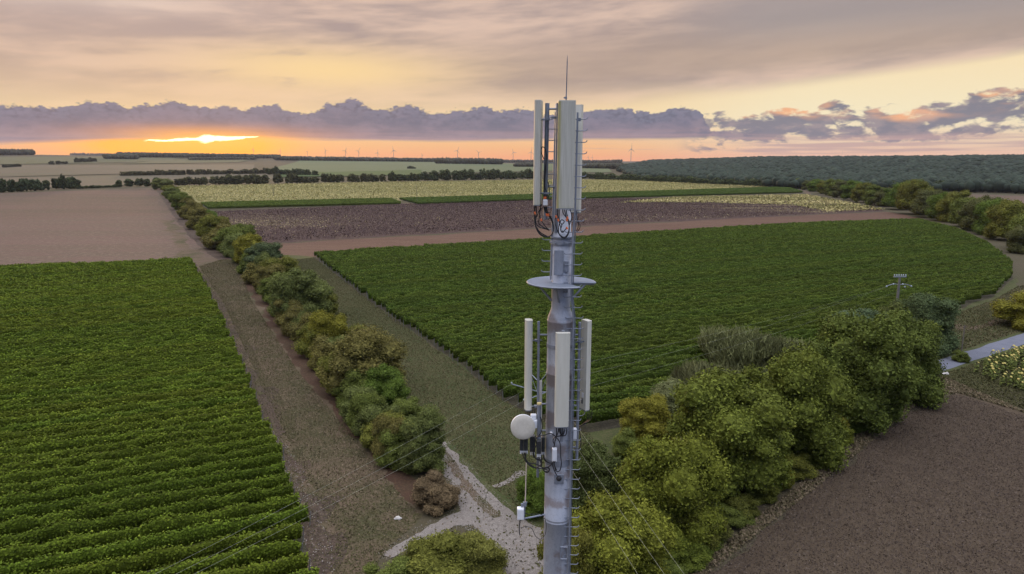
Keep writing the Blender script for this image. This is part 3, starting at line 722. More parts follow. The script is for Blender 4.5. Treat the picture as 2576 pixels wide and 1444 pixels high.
    for a in [
        (1545, 1560, 1262, 230, 'round', (0.108, 0.115, 0.018), 'yellow-green tree nearest the tower at the bottom edge', 'tree'),
        (1430, 1580, 1320, 130, 'bush', (0.115, 0.11, 0.024), 'pale yellow-green bush touching the tower at the bottom edge', 'bush'),
        (1682, 1395, 1098, 220, 'round', (0.100, 0.112, 0.018), 'full yellow-green tree at the near end of the tilled field', 'tree'),
        (1740, 1395, 1240, 110, 'bush', G_OLIVE, 'low bushy growth in front of the near trees at the field edge', 'bush'),
        (1825, 1272, 948, 270, 'round', (0.090, 0.106, 0.020), 'broad tall green tree in the middle of the row by the tilled field', 'tree'),
        (1985, 1180, 888, 215, 'round', (0.086, 0.102, 0.020), 'tall tree with a lighter top right of the broad tree by the tilled field', 'tree'),
        (1970, 1235, 1165, 45, 'bush', G_YEL, 'small bright yellow-green sapling at the foot of the row by the tilled field', 'bush'),
        (2108, 1108, 1048, 46, 'bush', G_YEL, 'small bright sapling between the two tallest trees at the field edge', 'bush'),
        (2135, 1090, 798, 228, 'round', (0.070, 0.088, 0.020), 'tall dark green tree in front of the far utility pole', 'tree'),
        (2268, 1022, 795, 146, 'tall', (0.070, 0.088, 0.021), 'last tall green tree before the road', 'tree'),
        (2312, 890, 742, 138, 'round', (0.065, 0.088, 0.042), 'blue-green tree right of the far utility pole', 'tree'),
        (2235, 880, 768, 90, 'bush', G_TEAL, 'pale blue-green bush around the foot of the far utility pole', 'bush'),
        (2160, 880, 780, 140, 'round', (0.066, 0.092, 0.050), 'bluish tree behind the tall dark tree, by the vineyard edge', 'tree'),
        (1912, 960, 835, 220, 'reed', (0.115, 0.125, 0.06), 'feathery grey-green thicket standing against the right vineyard', 'shrub'),
        (1782, 1030, 912, 160, 'reed', (0.12, 0.125, 0.065), 'grey-green scrub in front of the feathery thicket', 'shrub'),
        (1692, 1075, 962, 130, 'bush', G_GREY, 'grey-green bush between the scrub and the yellow-green bush', 'bush'),
        (1622, 1135, 1002, 122, 'round', G_YEL, 'bright yellow-green bush at the near corner of the right vineyard', 'bush'),
        (1585, 1165, 1085, 80, 'bush', G_DARK, 'dark shrub under the bright bush at the vineyard corner', 'shrub'),
        (2580, 832, 740, 130, 'bush', G_YEL, 'yellow-green bush cut off by the right edge above the road', 'bush'),
        (2417, 912, 884, 34, 'bush', G_DARK, 'small dark shrub round the foot of the thin roadside pole', 'shrub')]:
        b = list(a[:7]); b[3] *= 1.02; tree(*b, name=a[7], group=tg)
    g = random.Random(41)
    for i in range(17):
        u = (i + g.uniform(-0.3, 0.3)) / 16; a = 1690 + (2295 - 1690) * u; b = np.interp(a, [1690, 1760, 2030, 2300, 2340], [1470, 1392, 1178, 965, 945])
        tree(a - 10, b + 2, b - g.uniform(50, 85) * (1.15 - 0.45 * u), g.uniform(70, 110) * (1.15 - 0.45 * u), 'bush', tuple(v * g.uniform(0.85, 1.1) for v in g.choice(((0.085, 0.10, 0.02), (0.075, 0.09, 0.022), (0.10, 0.11, 0.02)))), 'low leafy growth at the foot of the trees along the tilled field', name='shrub', group='undergrowth along the tilled field')
    # belt of trees running back along the farm track on the right
    bl = [(2012, 474, 450), (2035, 478, 455), (2052, 482, 452), (2075, 488, 456), (2098, 493, 452), (2122, 498, 458), (2145, 504, 456), (2172, 510, 462), (2200, 516, 468),
          (2228, 520, 474), (2262, 528, 462), (2300, 540, 458), (2290, 520, 455), (2335, 548, 480), (2372, 556, 488), (2402, 560, 484), (2432, 572, 500), (2466, 582, 498), (2500, 592, 505), (2538, 606, 508), (2600, 630, 528),
          (2572, 638, 572)]
    for i, (a, b, tp) in enumerate(bl):
        c = (G_DARK, G_OLIVE, G_MID, (0.07, 0.075, 0.03))[i * 7 % 4]
        w = (b - tp) * 0.85 + 12
        lab = {21: 'yellow-brown bush on the bend of the farm track at the right edge', 20: 'tree of the belt behind the farm track, cut by the right edge', 11: 'tallest rounded tree of the belt where the far stubble field begins', 0: 'first tree of the belt, at the end of the green strip of vines'}.get(i, 'leafy green tree in the belt along the farm track')
        tree(a, b, tp, w, 'round' if i % 3 else 'tall', c, lab, group='belt of trees along the farm track', push=0.2)
    # distant lines of trees, each tree of its own
    def line(x0, y0, x1, y1, h, n, lab, grp, seed, c=(0.045, 0.055, 0.026), gap=0.0):
        g = random.Random(seed)
        for i in range(n):
            u = (i + g.uniform(-0.3, 0.3)) / max(n - 1, 1)
            if g.random() < gap: continue
            x, y = x0 + (x1 - x0) * u, y0 + (y1 - y0) * u
            hh = h * g.uniform(0.7, 1.15); q = g.uniform(0.8, 1.25)
            tree(x, y, y - hh, abs(x1 - x0) / n * g.uniform(0.85, 1.45) + 3, g.choice(('round', 'round', 'tall')), tuple(v * q for v in c), lab, group=grp, far=True, push=0.2)
    line(990, 457, 1340, 449, 23, 24, 'dark tree in the dense line behind the sunflower field', 'dense tree line behind the sunflower field', 1)
    line(448, 466, 960, 458, 22, 34, 'rounded tree in the loose line behind the left end of the sunflower field', 'loose tree line behind the sunflower field', 2, (0.055, 0.055, 0.028), 0.1)
    line(315, 443, 700, 437, 13, 30, 'small tree in the upper tree line below the sunset', 'upper tree line below the sunset', 3, (0.06, 0.055, 0.03), 0.06)
    line(680, 440, 790, 442, 18, 9, 'dark tree where the upper and lower tree lines meet', 'clump joining the two tree lines', 4)
    line(1460, 449, 1520, 450, 14, 5, 'dark tree just right of the tower on the field edge', 'trees right of the tower', 5)
    line(1500, 452, 2010, 474, 17, 40, 'tree at the foot of the forest along the sunflower field', 'trees at the foot of the forest', 6, (0.048, 0.06, 0.028))
    line(-20, 486, 95, 480, 32, 8, 'dark tree in the clump at the left edge beyond the stubble field', 'clump at the left edge', 7, (0.04, 0.055, 0.03))
    line(122, 478, 195, 474, 32, 5, 'dark tree in the rounded clump beyond the stubble field', 'rounded clump beyond the stubble field', 8, (0.04, 0.05, 0.026))
    line(300, 470, 325, 469, 22, 2, 'lone dark tree right of the low hedge', 'lone trees right of the low hedge', 9)
    line(350, 469, 388, 469, 20, 3, 'dark tree beside the far end of the hedge', 'trees beside the far end of the hedge', 10)
    line(200, 475, 300, 471, 7, 12, 'low bush in the scrubby hedge beyond the stubble field', 'low scrub beyond the stubble field', 11)
    line(12, 422, 45, 420, 8, 4, 'far bush on the left slope', 'far bushes at the left edge', 12, (0.05, 0.05, 0.035))
    line(132, 414, 160, 413, 9, 3, 'far bush alone on the slope below the woods', 'far bushes on the slope', 13, (0.05, 0.05, 0.035))
    line(196, 409, 240, 407, 12, 5, 'far tree in the clump on the slope under the hill wood', 'far clump under the hill wood', 14, (0.05, 0.05, 0.035))
    line(1028, 425, 1044, 425, 7, 2, 'lone far tree in the pale green field', 'lone far trees in the pale green field', 15, (0.05, 0.055, 0.035))
    line(2180, 478, 2600, 484, 24, 20, 'tree at the edge of the forest behind the far stubble field', 'forest edge behind the far stubble field', 16, (0.05, 0.065, 0.034))
build_trees()

# ------------------------------------------------------------------ woods that read as one mass
FOREST = leaf_mat('forest leaf', 0.12)
def woodland(name, pts, hh, seed, colr, label):
    """many crowns over the ground points pts"""
    g = np.random.default_rng(seed); VV, FF, TT = [], [], []; b = 0
    for x, y, s in pts:
        h = hh * g.uniform(0.75, 1.2); w = s * g.uniform(0.55, 0.8)
        z = float(hgt(x, y))
        lv, lf = ico_lump((x, y, z + h * 0.55), (w, w, h * 0.5), g, 0.09, 1 if s > 9 else 2)
        VV.append(lv); FF.append(lf + b); b += len(lv); q = g.normal(0.42, 0.12)
        TT.append(np.clip(q + g.normal(0, 0.06, len(lf)), 0, 1))
    me = mesh_np(name, np.concatenate(VV), np.concatenate(FF), FOREST, np.concatenate(TT))
    o = obj(name, me); o.color = tuple(colr) + (1.0,); tag(o, label, 'forest', kind='stuff'); return o
def build_woods():
    g = np.random.default_rng(5); P = []
    r = 860.0
    while r < 3000:
        s = 9.0 + (r - 800) * 0.006
        a0, a1 = R(np.interp(r, [860, 1200, 1800, 2600], [21, 10.0, 8.5, 11])), R(39)
        n = int((a1 - a0) * r / s)
        for i in range(n):
            a = a0 + (i + g.uniform(-0.4, 0.4)) * (a1 - a0) / n; q = r + g.uniform(-0.4, 0.4) * s
            P.append((q * math.sin(a), q * math.cos(a), s))
        r += s * 0.95
    woodland('forest', P, 11.0, 3, (0.034, 0.048, 0.034), 'broad dark forest covering the hillside on the right up to the skyline')
    def strip(x0, y0, x1, y1, px_h, deep, seed, lab):
        P = []; n = int(abs(x1 - x0) / 2.6) + 2; hs = []
        g = np.random.default_rng(seed)
        for i in range(n):
            u = i / (n - 1); p = gp(x0 + (x1-x0)*u, y0 + (y1-y0)*u); d = Vector((p.x, p.y, 0)).normalized(); hs.append(px_h * depth(p) / F)
            for k in range(deep):
                q = p + d * (k * 16 + g.uniform(-5, 5)); P.append((q.x + g.uniform(-6, 6), q.y, 13))
        woodland('wood', P, sum(hs) / len(hs), seed, (0.055, 0.055, 0.036), lab)
    strip(-60, 391, 84, 390, 13, 5, 31, 'dark flat-topped wood on the skyline at the left edge')
    strip(92, 388.5, 190, 388.5, 5, 4, 32, 'low wood on the skyline between two hill woods')
    strip(178, 390, 310, 391, 10, 6, 33, 'rounded hill wood on the skyline left of the sun')
    strip(265, 400, 345, 401, 11, 5, 34, 'wood on the slope below the hill wood')
    strip(300, 396, 700, 399, 10, 6, 35, 'long wood along the skyline under the setting sun')
    strip(480, 403, 640, 402, 6, 4, 36, 'small wood in front of the long skyline wood under the sun')
    strip(695, 403.5, 1110, 408, 9, 6, 37, 'thin wood along the skyline with turbines behind it')
    strip(1100, 412, 1258, 414, 13, 6, 38, 'dark wood on the flat ridge left of the tower')
    strip(1225, 409, 1560, 411, 7, 6, 39, 'far wood on the skyline behind the tower')
    strip(1300, 420, 1345, 420, 9, 4, 40, 'small far wood just left of the tower')
    strip(1470, 424, 1560, 425, 12, 5, 41, 'wood in front of the forest just right of the tower')
build_woods()

# ------------------------------------------------------------------ vineyards: every row a thing
def row_mesh(L, dist, seed):
    """foliage of one row, from x=0 to x=L, about 1.9 m high"""
    g = np.random.default_rng(seed)
    per, sz = (220, 0.16) if dist < 75 else (150, 0.19) if dist < 110 else (100, 0.23) if dist < 170 else (60, 0.29) if dist < 260 else (36, 0.37)
    n = max(int(per * L), 8)
    npl = max(int(L / 1.1), 2); k = np.arange(npl + 2)
    hh = g.normal(1.0, 0.075, npl + 2); ww = g.normal(1.0, 0.18, npl + 2); tt = g.normal(0.0, 0.09, npl + 2); yy = g.normal(0, 0.035, npl + 2)
    u = g.uniform(0, L, n); q = u / L * npl
    H = np.interp(q, k, hh) * 1.95; W = np.interp(q, k, ww) * 0.33
    a = g.uniform(-0.35, np.pi + 0.35, n); e = g.uniform(0.7, 1.08, n)
    ca, sa = np.cos(a), np.sin(a)
    y = np.sign(ca) * np.abs(ca) ** 0.7 * W * e + np.interp(q, k, yy); z = 0.95 + np.sign(sa) * np.abs(sa) ** 0.75 * (H - 0.95) * e
    y *= np.clip(0.45 + 0.55 * (z - 0.4) / 1.1, 0.4, 1.0)     # the canopy leans out above a thinner fruit zone
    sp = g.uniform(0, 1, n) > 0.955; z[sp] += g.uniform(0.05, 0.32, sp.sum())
    z = np.maximum(z, 0.35)
    c = np.stack([u, y, z], 1); nr = np.stack([g.normal(0, 0.3, n), ca * 0.9 + g.normal(0, 0.28, n), sa * 0.9 + g.normal(0, 0.28, n)], 1)
    V, Q = quads(c, nr, np.full(n, sz), g, 1.1)
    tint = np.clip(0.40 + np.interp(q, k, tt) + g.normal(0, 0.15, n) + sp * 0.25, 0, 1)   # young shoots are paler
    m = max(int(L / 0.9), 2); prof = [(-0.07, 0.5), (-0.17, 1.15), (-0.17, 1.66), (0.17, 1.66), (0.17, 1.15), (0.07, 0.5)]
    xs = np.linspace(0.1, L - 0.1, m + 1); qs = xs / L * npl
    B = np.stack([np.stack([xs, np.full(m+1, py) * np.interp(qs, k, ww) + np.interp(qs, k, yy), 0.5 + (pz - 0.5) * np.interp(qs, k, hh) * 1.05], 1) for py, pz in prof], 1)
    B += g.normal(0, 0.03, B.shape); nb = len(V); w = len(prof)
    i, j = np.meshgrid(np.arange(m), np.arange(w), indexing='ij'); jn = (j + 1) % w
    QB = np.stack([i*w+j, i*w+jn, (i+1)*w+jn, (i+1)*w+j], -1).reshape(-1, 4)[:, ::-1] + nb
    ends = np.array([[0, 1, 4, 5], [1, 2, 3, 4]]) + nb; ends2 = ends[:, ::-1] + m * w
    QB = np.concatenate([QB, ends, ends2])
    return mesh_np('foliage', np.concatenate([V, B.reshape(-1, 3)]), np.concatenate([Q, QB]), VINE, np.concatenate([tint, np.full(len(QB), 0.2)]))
_pm = MB().tube([(0.0, 0, -0.1), (0.0, 0, 1.35)], 0.035, 6).mesh('end_post', POST)
_pl = MB().tube([(0.0, 0, -0.1), (0.12, 0, 1.35)], 0.035, 6).mesh('end_post', POST)
_tm = MB()
for _k in range(14):
    _x = 0.5 + _k * 1.1
    _tm.tube([(_x, 0, 0), (_x + 0.04, 0.02, 0.35), (_x - 0.03, 0, 0.85)], [0.04, 0.03, 0.03], 5)
_tmm = _tm.mesh('vine_stems', BARK)
ORD = 'first second third fourth fifth sixth seventh eighth ninth tenth eleventh twelfth'.split()
def vineyard(poly, spacing, side, where, colr, seed, nearname):
    P = np.array([tuple(gp(a, b))[:2] for a, b in poly])
    ux, uy = math.cos(ROWA), math.sin(ROWA)
    U = P[:, 0]*ux + P[:, 1]*uy; Vv = -P[:, 0]*uy + P[:, 1]*ux
    v = Vv.min() + spacing * 0.5; i = 0; g = random.Random(seed); rows = []
    while v < Vv.max():
        xs = []
        for a in range(len(P)):
            b = (a + 1) % len(P)
            if (Vv[a] - v) * (Vv[b] - v) < 0: xs.append(U[a] + (U[b] - U[a]) * (v - Vv[a]) / (Vv[b] - Vv[a]))
        if len(xs) >= 2: rows.append((v, min(xs), max(xs)))
        v += spacing
    vis = 0
    for v, u0, u1 in rows:
        if u1 - u0 < 4: continue
        jit = g.uniform(-0.5, 0.5); u0 += jit; u1 += g.uniform(-0.5, 0.5)
        x, y = u0*ux - v*uy, u0*uy + v*ux
        mid = (u0 + u1) / 2
        if side == 'l': ex, ey = u1*ux - v*uy, u1*uy + v*ux
        else: ex, ey = x, y
        dist = math.hypot(ex, ey)
        # is the row's near end inside the picture?
        q = Vector((ex, ey, -CAMZ)); sh = q.dot(_fw) > 1 and CY - F*q.dot(_up)/q.dot(_fw) < 1470
        if sh: vis += 1
        if 0 < vis <= 12: lab = f'{ORD[vis-1]} vine row from the near edge of {where}'
        else: lab = f'vine row of {where} beyond its twelve nearest rows' if vis else f'vine row of {where} cut off by the bottom edge'
        t = thing('vine_row', lab, 'vine row', (x, y, 0), f'vine rows of {where}'); t.rotation_euler = (0, 0, ROWA)
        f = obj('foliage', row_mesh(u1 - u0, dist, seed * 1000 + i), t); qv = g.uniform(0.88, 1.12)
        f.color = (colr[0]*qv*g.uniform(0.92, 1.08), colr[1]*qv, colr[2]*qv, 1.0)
        if side == 'l':
            p = obj('end_post', _pl, t, (u1 - u0 + 0.02, 0, 0))
            if dist < 130: obj('vine_stems', _tmm, t, (u1 - u0 - 16, 0, 0))
        else:
            p = obj('end_post', _pm, t, (-0.05, 0, 0))
            if dist < 150 and u1 - u0 > 17: obj('vine_stems', _tmm, t, (0, 0, 0))
        i += 1
    return i
N1 = vineyard(VINE_L, 2.42, 'l', 'the left vineyard', (0.108, 0.148, 0.014), 1, '')
N2 = vineyard(VINE_R, 2.42, 'r', 'the right vineyard', (0.086, 0.125, 0.018), 2, '')
STRIP = [(515, 526), (990, 512), (1012, 505), (1008, 508), (1060, 516), (1340, 503), (2020, 484), (2000, 474), (1440, 492), (1000, 504), (520, 516)]
N3 = vineyard([(524, 527), (1010, 515), (985, 503), (505, 515)], 2.4, 'r', 'the green strip left of the track gap', (0.10, 0.14, 0.026), 3, '')
N4 = vineyard([(1052, 516), (1440, 502), (2020, 486), (1980, 472), (1440, 490), (1005, 503)], 2.4, 'r', 'the green strip in front of the sunflowers', (0.085, 0.13, 0.026), 4, '')
print('rows', N1, N2, N3, N4)

# ------------------------------------------------------------------ crops and ground cover nobody could count
def scatter(poly, n, seed):
    P = np.array([tuple(gp(a, b))[:2] for a, b in poly]); g = np.random.default_rng(seed)
    lo, hi = P.min(0), P.max(0); out = []
    tot = 0
    while tot < n:
        q = g.uniform(lo, hi, (n, 2)); ins = np.zeros(n, bool); j = len(P) - 1
        for i in range(len(P)):
            c = ((P[i, 1] > q[:, 1]) != (P[j, 1] > q[:, 1])) & (q[:, 0] < (P[j, 0]-P[i, 0])*(q[:, 1]-P[i, 1])/(P[j, 1]-P[i, 1]+1e-12) + P[i, 0])
            ins ^= c; j = i
        q = q[ins]; out.append(q); tot += len(q)
        if len(q) == 0: break
    return np.concatenate(out)[:n]
def crop_mat(name, stops):
    m, t, b = material(name); at = t.new('ShaderNodeAttribute', attribute_name='tint')
    t.put(b.inputs['Base Color'], t.ramp(X(t, at.outputs['Fac']), stops)); b.inputs['Roughness'].default_value = 0.85; b.inputs['Specular IOR Level'].default_value = 0.15
    return m
def field_noise(q, s, seed):
    g = np.random.default_rng(seed); v = np.zeros(len(q))
    for k in range(5):
        a = g.uniform(0, 6.28); f = s * 1.7 ** k; ph = g.uniform(0, 6.28)
        ca, sa = math.cos(a), math.sin(a); v += np.sin((q[:, 0]*ca*0.5 + q[:, 1]*sa*1.6) * f + ph) / 1.35 ** k
    return v / 2.2
def cover(name, poly, n, size, z, mat, seed, label, tintf, upright=0.4, cat='crop'):
    q = scatter(poly, n, seed); g = np.random.default_rng(seed + 1)
    c = np.stack([q[:, 0], q[:, 1], g.uniform(*z, len(q))], 1)
    nr = np.stack([g.normal(0, upright, len(q)), g.normal(-upright * 0.3, upright, len(q)), np.ones(len(q)) * 0.8], 1)
    V, Q = quads(c, nr, np.full(len(q), size), g, 1.1)
    o = obj(name, mesh_np(name, V, Q, mat, np.clip(tintf(q, g), 0, 1))); tag(o, label, cat, kind='stuff'); return o
SUNF = crop_mat('sunflower crop', [(0, (0.10, 0.11, 0.035)), (0.4, (0.19, 0.18, 0.06)), (0.62, (0.33, 0.285, 0.11)), (1, (0.6, 0.52, 0.25))])
DEAD = crop_mat('dead sunflower crop', [(0, (0.045, 0.028, 0.028)), (0.5, (0.080, 0.052, 0.046)), (0.66, (0.17, 0.13, 0.085)), (0.85, (0.30, 0.25, 0.12)), (1, (0.42, 0.36, 0.2))])
GRASSC = crop_mat('grass blades', [(0, (0.05, 0.052, 0.018)), (0.5, (0.085, 0.078, 0.034)), (0.8, (0.13, 0.10, 0.06)), (1, (0.20, 0.155, 0.10))])
STALK = crop_mat('stubble stalks', [(0, (0.04, 0.03, 0.025)), (0.5, (0.075, 0.056, 0.043)), (1, (0.15, 0.12, 0.095))])
STONE = crop_mat('stones', [(0, (0.19, 0.17, 0.15)), (0.6, (0.25, 0.225, 0.20)), (1, (0.38, 0.35, 0.32))])
cover('sunflower_crop', [(445, 470), (1000, 459), (1440, 453), (1800, 456), (1975, 470), (1440, 489), (1000, 502), (505, 513)], 100000, 0.8, (0.7, 1.7), SUNF, 51,
      'pale yellow-green sunflower crop in the long field behind the green strip', lambda q, g: 0.50 + 0.13 * field_noise(q, 0.012, 1) + g.normal(0, 0.2, len(q)), 0.6)
cover('sunflower_crop', [(1560, 512), (1700, 498), (2030, 492), (2135, 512), (2225, 530), (2080, 535), (1990, 518), (1760, 512)], 16000, 0.8, (0.7, 1.6), SUNF, 65,
      'pale yellow sunflower crop still standing in the right corner of the withered field', lambda q, g: 0.52 + 0.2 * field_noise(q * [0.5, 1.6], 0.03, 11) + g.normal(0, 0.2, len(q)), 0.6)
cover('withered_crop', [(530, 534), (1010, 516), (1340, 504), (2030, 494), (2130, 512), (2225, 530), (1340, 573), (720, 608), (650, 610)], 130000, 0.48, (0.3, 1.0), DEAD, 52,
      'dark withered sunflower crop with pale yellow streaks behind the bare strip',
      lambda q, g: 0.34 + 0.16 * field_noise(q, 0.02, 2) + g.normal(0, 0.09, len(q)) + (g.random(len(q)) < 0.05) * 0.35 + 0.46 * (1 / (1 + np.exp(-(q[:, 0]*0.9 - q[:, 1]*0.16 - 40) / 16))) * np.clip(0.45 + field_noise(q * [0.4, 1.6], 0.03, 9), 0, 1.1)
      + 0.25 * np.exp(-((np.abs(q[:, 1] - (247 + (q[:, 0] + 77) * 0.49)) ) / 7) ** 2) + 0.32 * np.exp(-(((q[:, 0] + 120) / 45) ** 2 + ((q[:, 1] - 300) / 60) ** 2)), 0.6)
cover('grass', [(500, 670), (560, 652), (598, 655), (630, 750), (750, 935), (880, 1090), (985, 1220), (1060, 1300), (980, 1385), (820, 1560), (850, 1340), (745, 1150), (640, 930), (560, 760)], 80000, 0.13, (0.01, 0.08), GRASSC, 53,
      'short dry grass on the strip between the left vineyard and the hedge', lambda q, g: 0.58 + 0.16 * field_noise(q, 0.12, 3) + g.normal(0, 0.2, len(q)), 0.9, 'grass')
cover('grass', [(720, 655), (790, 648), (950, 772), (1130, 902), (1300, 1025), (1480, 1085), (1560, 1200), (1480, 1300), (1310, 1280), (1225, 1215), (1130, 1110), (980, 960), (820, 780)], 110000, 0.13, (0.01, 0.08), GRASSC, 54,
      'green-brown grass between the hedge and the right vineyard', lambda q, g: 0.42 + 0.14 * field_noise(q, 0.12, 4) + g.normal(0, 0.2, len(q)), 0.9, 'grass')
cover('grass', [(2250, 840), (2400, 790), (2500, 755), (2560, 720), (2700, 700), (2720, 790), (2576, 832), (2345, 905), (2290, 925)], 45000, 0.2, (0.01, 0.12), GRASSC, 55,
      'rough grass between the right vineyard and the road', lambda q, g: 0.42 + 0.14 * field_noise(q, 0.1, 5) + g.normal(0, 0.2, len(q)), 0.9, 'grass')
cover('grass', [(2330, 955), (2450, 915), (2576, 874), (2700, 835), (2740, 1080), (2600, 1040), (2470, 990), (2400, 975)], 32000, 0.18, (0.01, 0.14), GRASSC, 56,
      'green grass verge between the road and the sunflowers', lambda q, g: 0.25 + g.normal(0, 0.16, len(q)), 0.9, 'grass')
cover('dry_grass', [(1712, 1490), (1774, 1408), (2042, 1196), (2308, 966), (2370, 948), (2470, 990), (2600, 1046), (2420, 992), (2335, 995), (2060, 1222), (1775, 1450), (1720, 1540)], 22000, 0.18, (0.01, 0.22), GRASSC, 57,
      'pale dry grass along the edge of the tilled field', lambda q, g: 0.78 + g.normal(0, 0.2, len(q)), 1.0, 'grass')
cover('stubble', [(1680, 1600), (1780, 1445), (2050, 1222), (2335, 996), (2420, 995), (2600, 1055), (2760, 1110), (2850, 1600)], 70000, 0.12, (0.01, 0.05), STALK, 58,
      'short stubble and clods scattered over the tilled field', lambda q, g: 0.45 + g.normal(0, 0.24, len(q)), 0.9, 'stubble')
cover('dry_grass', [(485, 665), (520, 690), (580, 770), (660, 930), (735, 1050), (765, 1150), (815, 1250), (875, 1340), (850, 1460), (800, 1520), (770, 1420), (755, 1300), (705, 1165), (612, 945), (530, 752)], 16000, 0.13, (0.01, 0.06), GRASSC, 64,
      'thin dry grass on the bare soil along the end of the left vineyard', lambda q, g: 0.6 + 0.2 * field_noise(q, 0.2, 6) + g.normal(0, 0.2, len(q)), 0.9, 'grass')
cover('stones', [(670, 1095), (700, 1085), (760, 1180), (830, 1330), (850, 1440), (800, 1500), (770, 1420), (755, 1300), (705, 1165)], 600, 0.09, (0.03, 0.06), STONE, 59,
      'pale stones strewn along the end of the left vineyard', lambda q, g: 0.55 + g.normal(0, 0.2, len(q)), 0.5, 'stones')
cover('gravel_stones', [(1112, 1115), (1165, 1168), (1230, 1238), (1300, 1302), (1360, 1340), (1390, 1400), (1400, 1560), (1280, 1560), (1270, 1440), (1230, 1370), (1150, 1318), (1060, 1362), (990, 1396), (1050, 1345), (1160, 1288), (1130, 1225), (1110, 1165)], 9000, 0.07, (0.04, 0.06), STONE, 60,
      'loose pale stones on the gravel track', lambda q, g: 0.45 + g.normal(0, 0.25, len(q)), 0.5, 'stones')
cover('gravel_stones', [(1100, 1105), (1130, 1105), (1180, 1165), (1245, 1235), (1315, 1298), (1375, 1330), (1415, 1400), (1420, 1580), (1245, 1580), (1250, 1440), (1215, 1372), (1150, 1335), (1060, 1382), (960, 1412), (950, 1390), (1045, 1328), (1140, 1280), (1110, 1225), (1095, 1165)], 5000, 0.06, (0.045, 0.06), STONE, 62,
      'small stones strewn on and beside the gravel track', lambda q, g: 0.35 + g.normal(0, 0.25, len(q)), 0.5, 'stones')
cover('weeds', [(1100, 1105), (1130, 1105), (1180, 1165), (1245, 1235), (1315, 1298), (1375, 1330), (1415, 1400), (1420, 1580), (1245, 1580), (1250, 1440), (1215, 1372), (1150, 1335), (1060, 1382), (960, 1412), (950, 1390), (1045, 1328), (1140, 1280), (1110, 1225), (1095, 1165)], 500, 0.15, (0.045, 0.10), GRASSC, 63,
      'dry grass creeping over the edges of the gravel track', lambda q, g: 0.72 + g.normal(0, 0.15, len(q)), 0.9, 'weeds')
cover('weeds', [(1112, 1120), (1165, 1172), (1230, 1240), (1300, 1305), (1390, 1400), (1400, 1560), (1290, 1560), (1270, 1430), (1190, 1300), (1130, 1225)], 260, 0.2, (0.05, 0.12), GRASSC, 61,
      'tufts of weeds growing in the gravel track', lambda q, g: 0.35 + g.normal(0, 0.2, len(q)), 0.9, 'weeds')

# ------------------------------------------------------------------ sunflowers beside the road
def sunflower_parts():
    st = MB().tube([(0, 0, 0), (0.02, 0, 0.8), (0.0, -0.02, 1.45), (0.06, -0.06, 1.62)], [0.025, 0.022, 0.016, 0.014], 5).mesh('stem', STALK_G)
    g = np.random.default_rng(3); n = 16
    a = g.uniform(0, 6.28, n); z = g.uniform(0.3, 1.4, n); r = g.uniform(0.12, 0.3, n)
    V, Q = quads(np.stack([np.cos(a)*r, np.sin(a)*r, z], 1), np.stack([np.cos(a)*0.7, np.sin(a)*0.7, np.ones(n)*0.6], 1), np.full(n, 0.34), g, 1.3)
    lf = mesh_np('leaves', V, Q, LEAF, g.uniform(0.2, 0.9, n))
    hd = MB().lathe([(0.0, -0.03), (0.09, -0.025), (0.15, 0.0), (0.16, 0.02), (0.10, 0.045), (0.0, 0.05)], (0.08, -0.08, 1.62), 12, True, Vector((0.35, -0.45, 0.8))).mesh('flower_head', HEAD)
    return st, lf, hd
STALK_G = plain('green stalk', (0.07, 0.085, 0.03), (0.10, 0.11, 0.04), 0.8, 4.0)
HEAD = plain('ripening flower head', (0.33, 0.26, 0.05), (0.46, 0.39, 0.13), 0.8, 6.0)
def build_sunflowers():
    ps = sunflower_parts(); g = random.Random(9)
    Q = scatter([(2452, 940), (2500, 905), (2576, 882), (2700, 850), (2760, 1000), (2700, 1040), (2576, 1000), (2510, 965)], 260, 71)
    for x, y in Q:
        t = thing('sunflower', 'ripe pale-headed sunflower in the patch beside the road', 'sunflower', (x, y, 0), 'sunflowers beside the road')
        t.rotation_euler = (g.uniform(-0.12, 0.12), g.uniform(-0.12, 0.12), g.uniform(-1.2, 1.2)); s = g.uniform(0.75, 1.15); t.scale = (s*1.15, s*1.15, s)
        for p, n in zip(ps, ('stem', 'leaves', 'flower_head')):
            o = obj(n, p, t); o.color = (0.095, 0.115, 0.03, 1)
build_sunflowers()

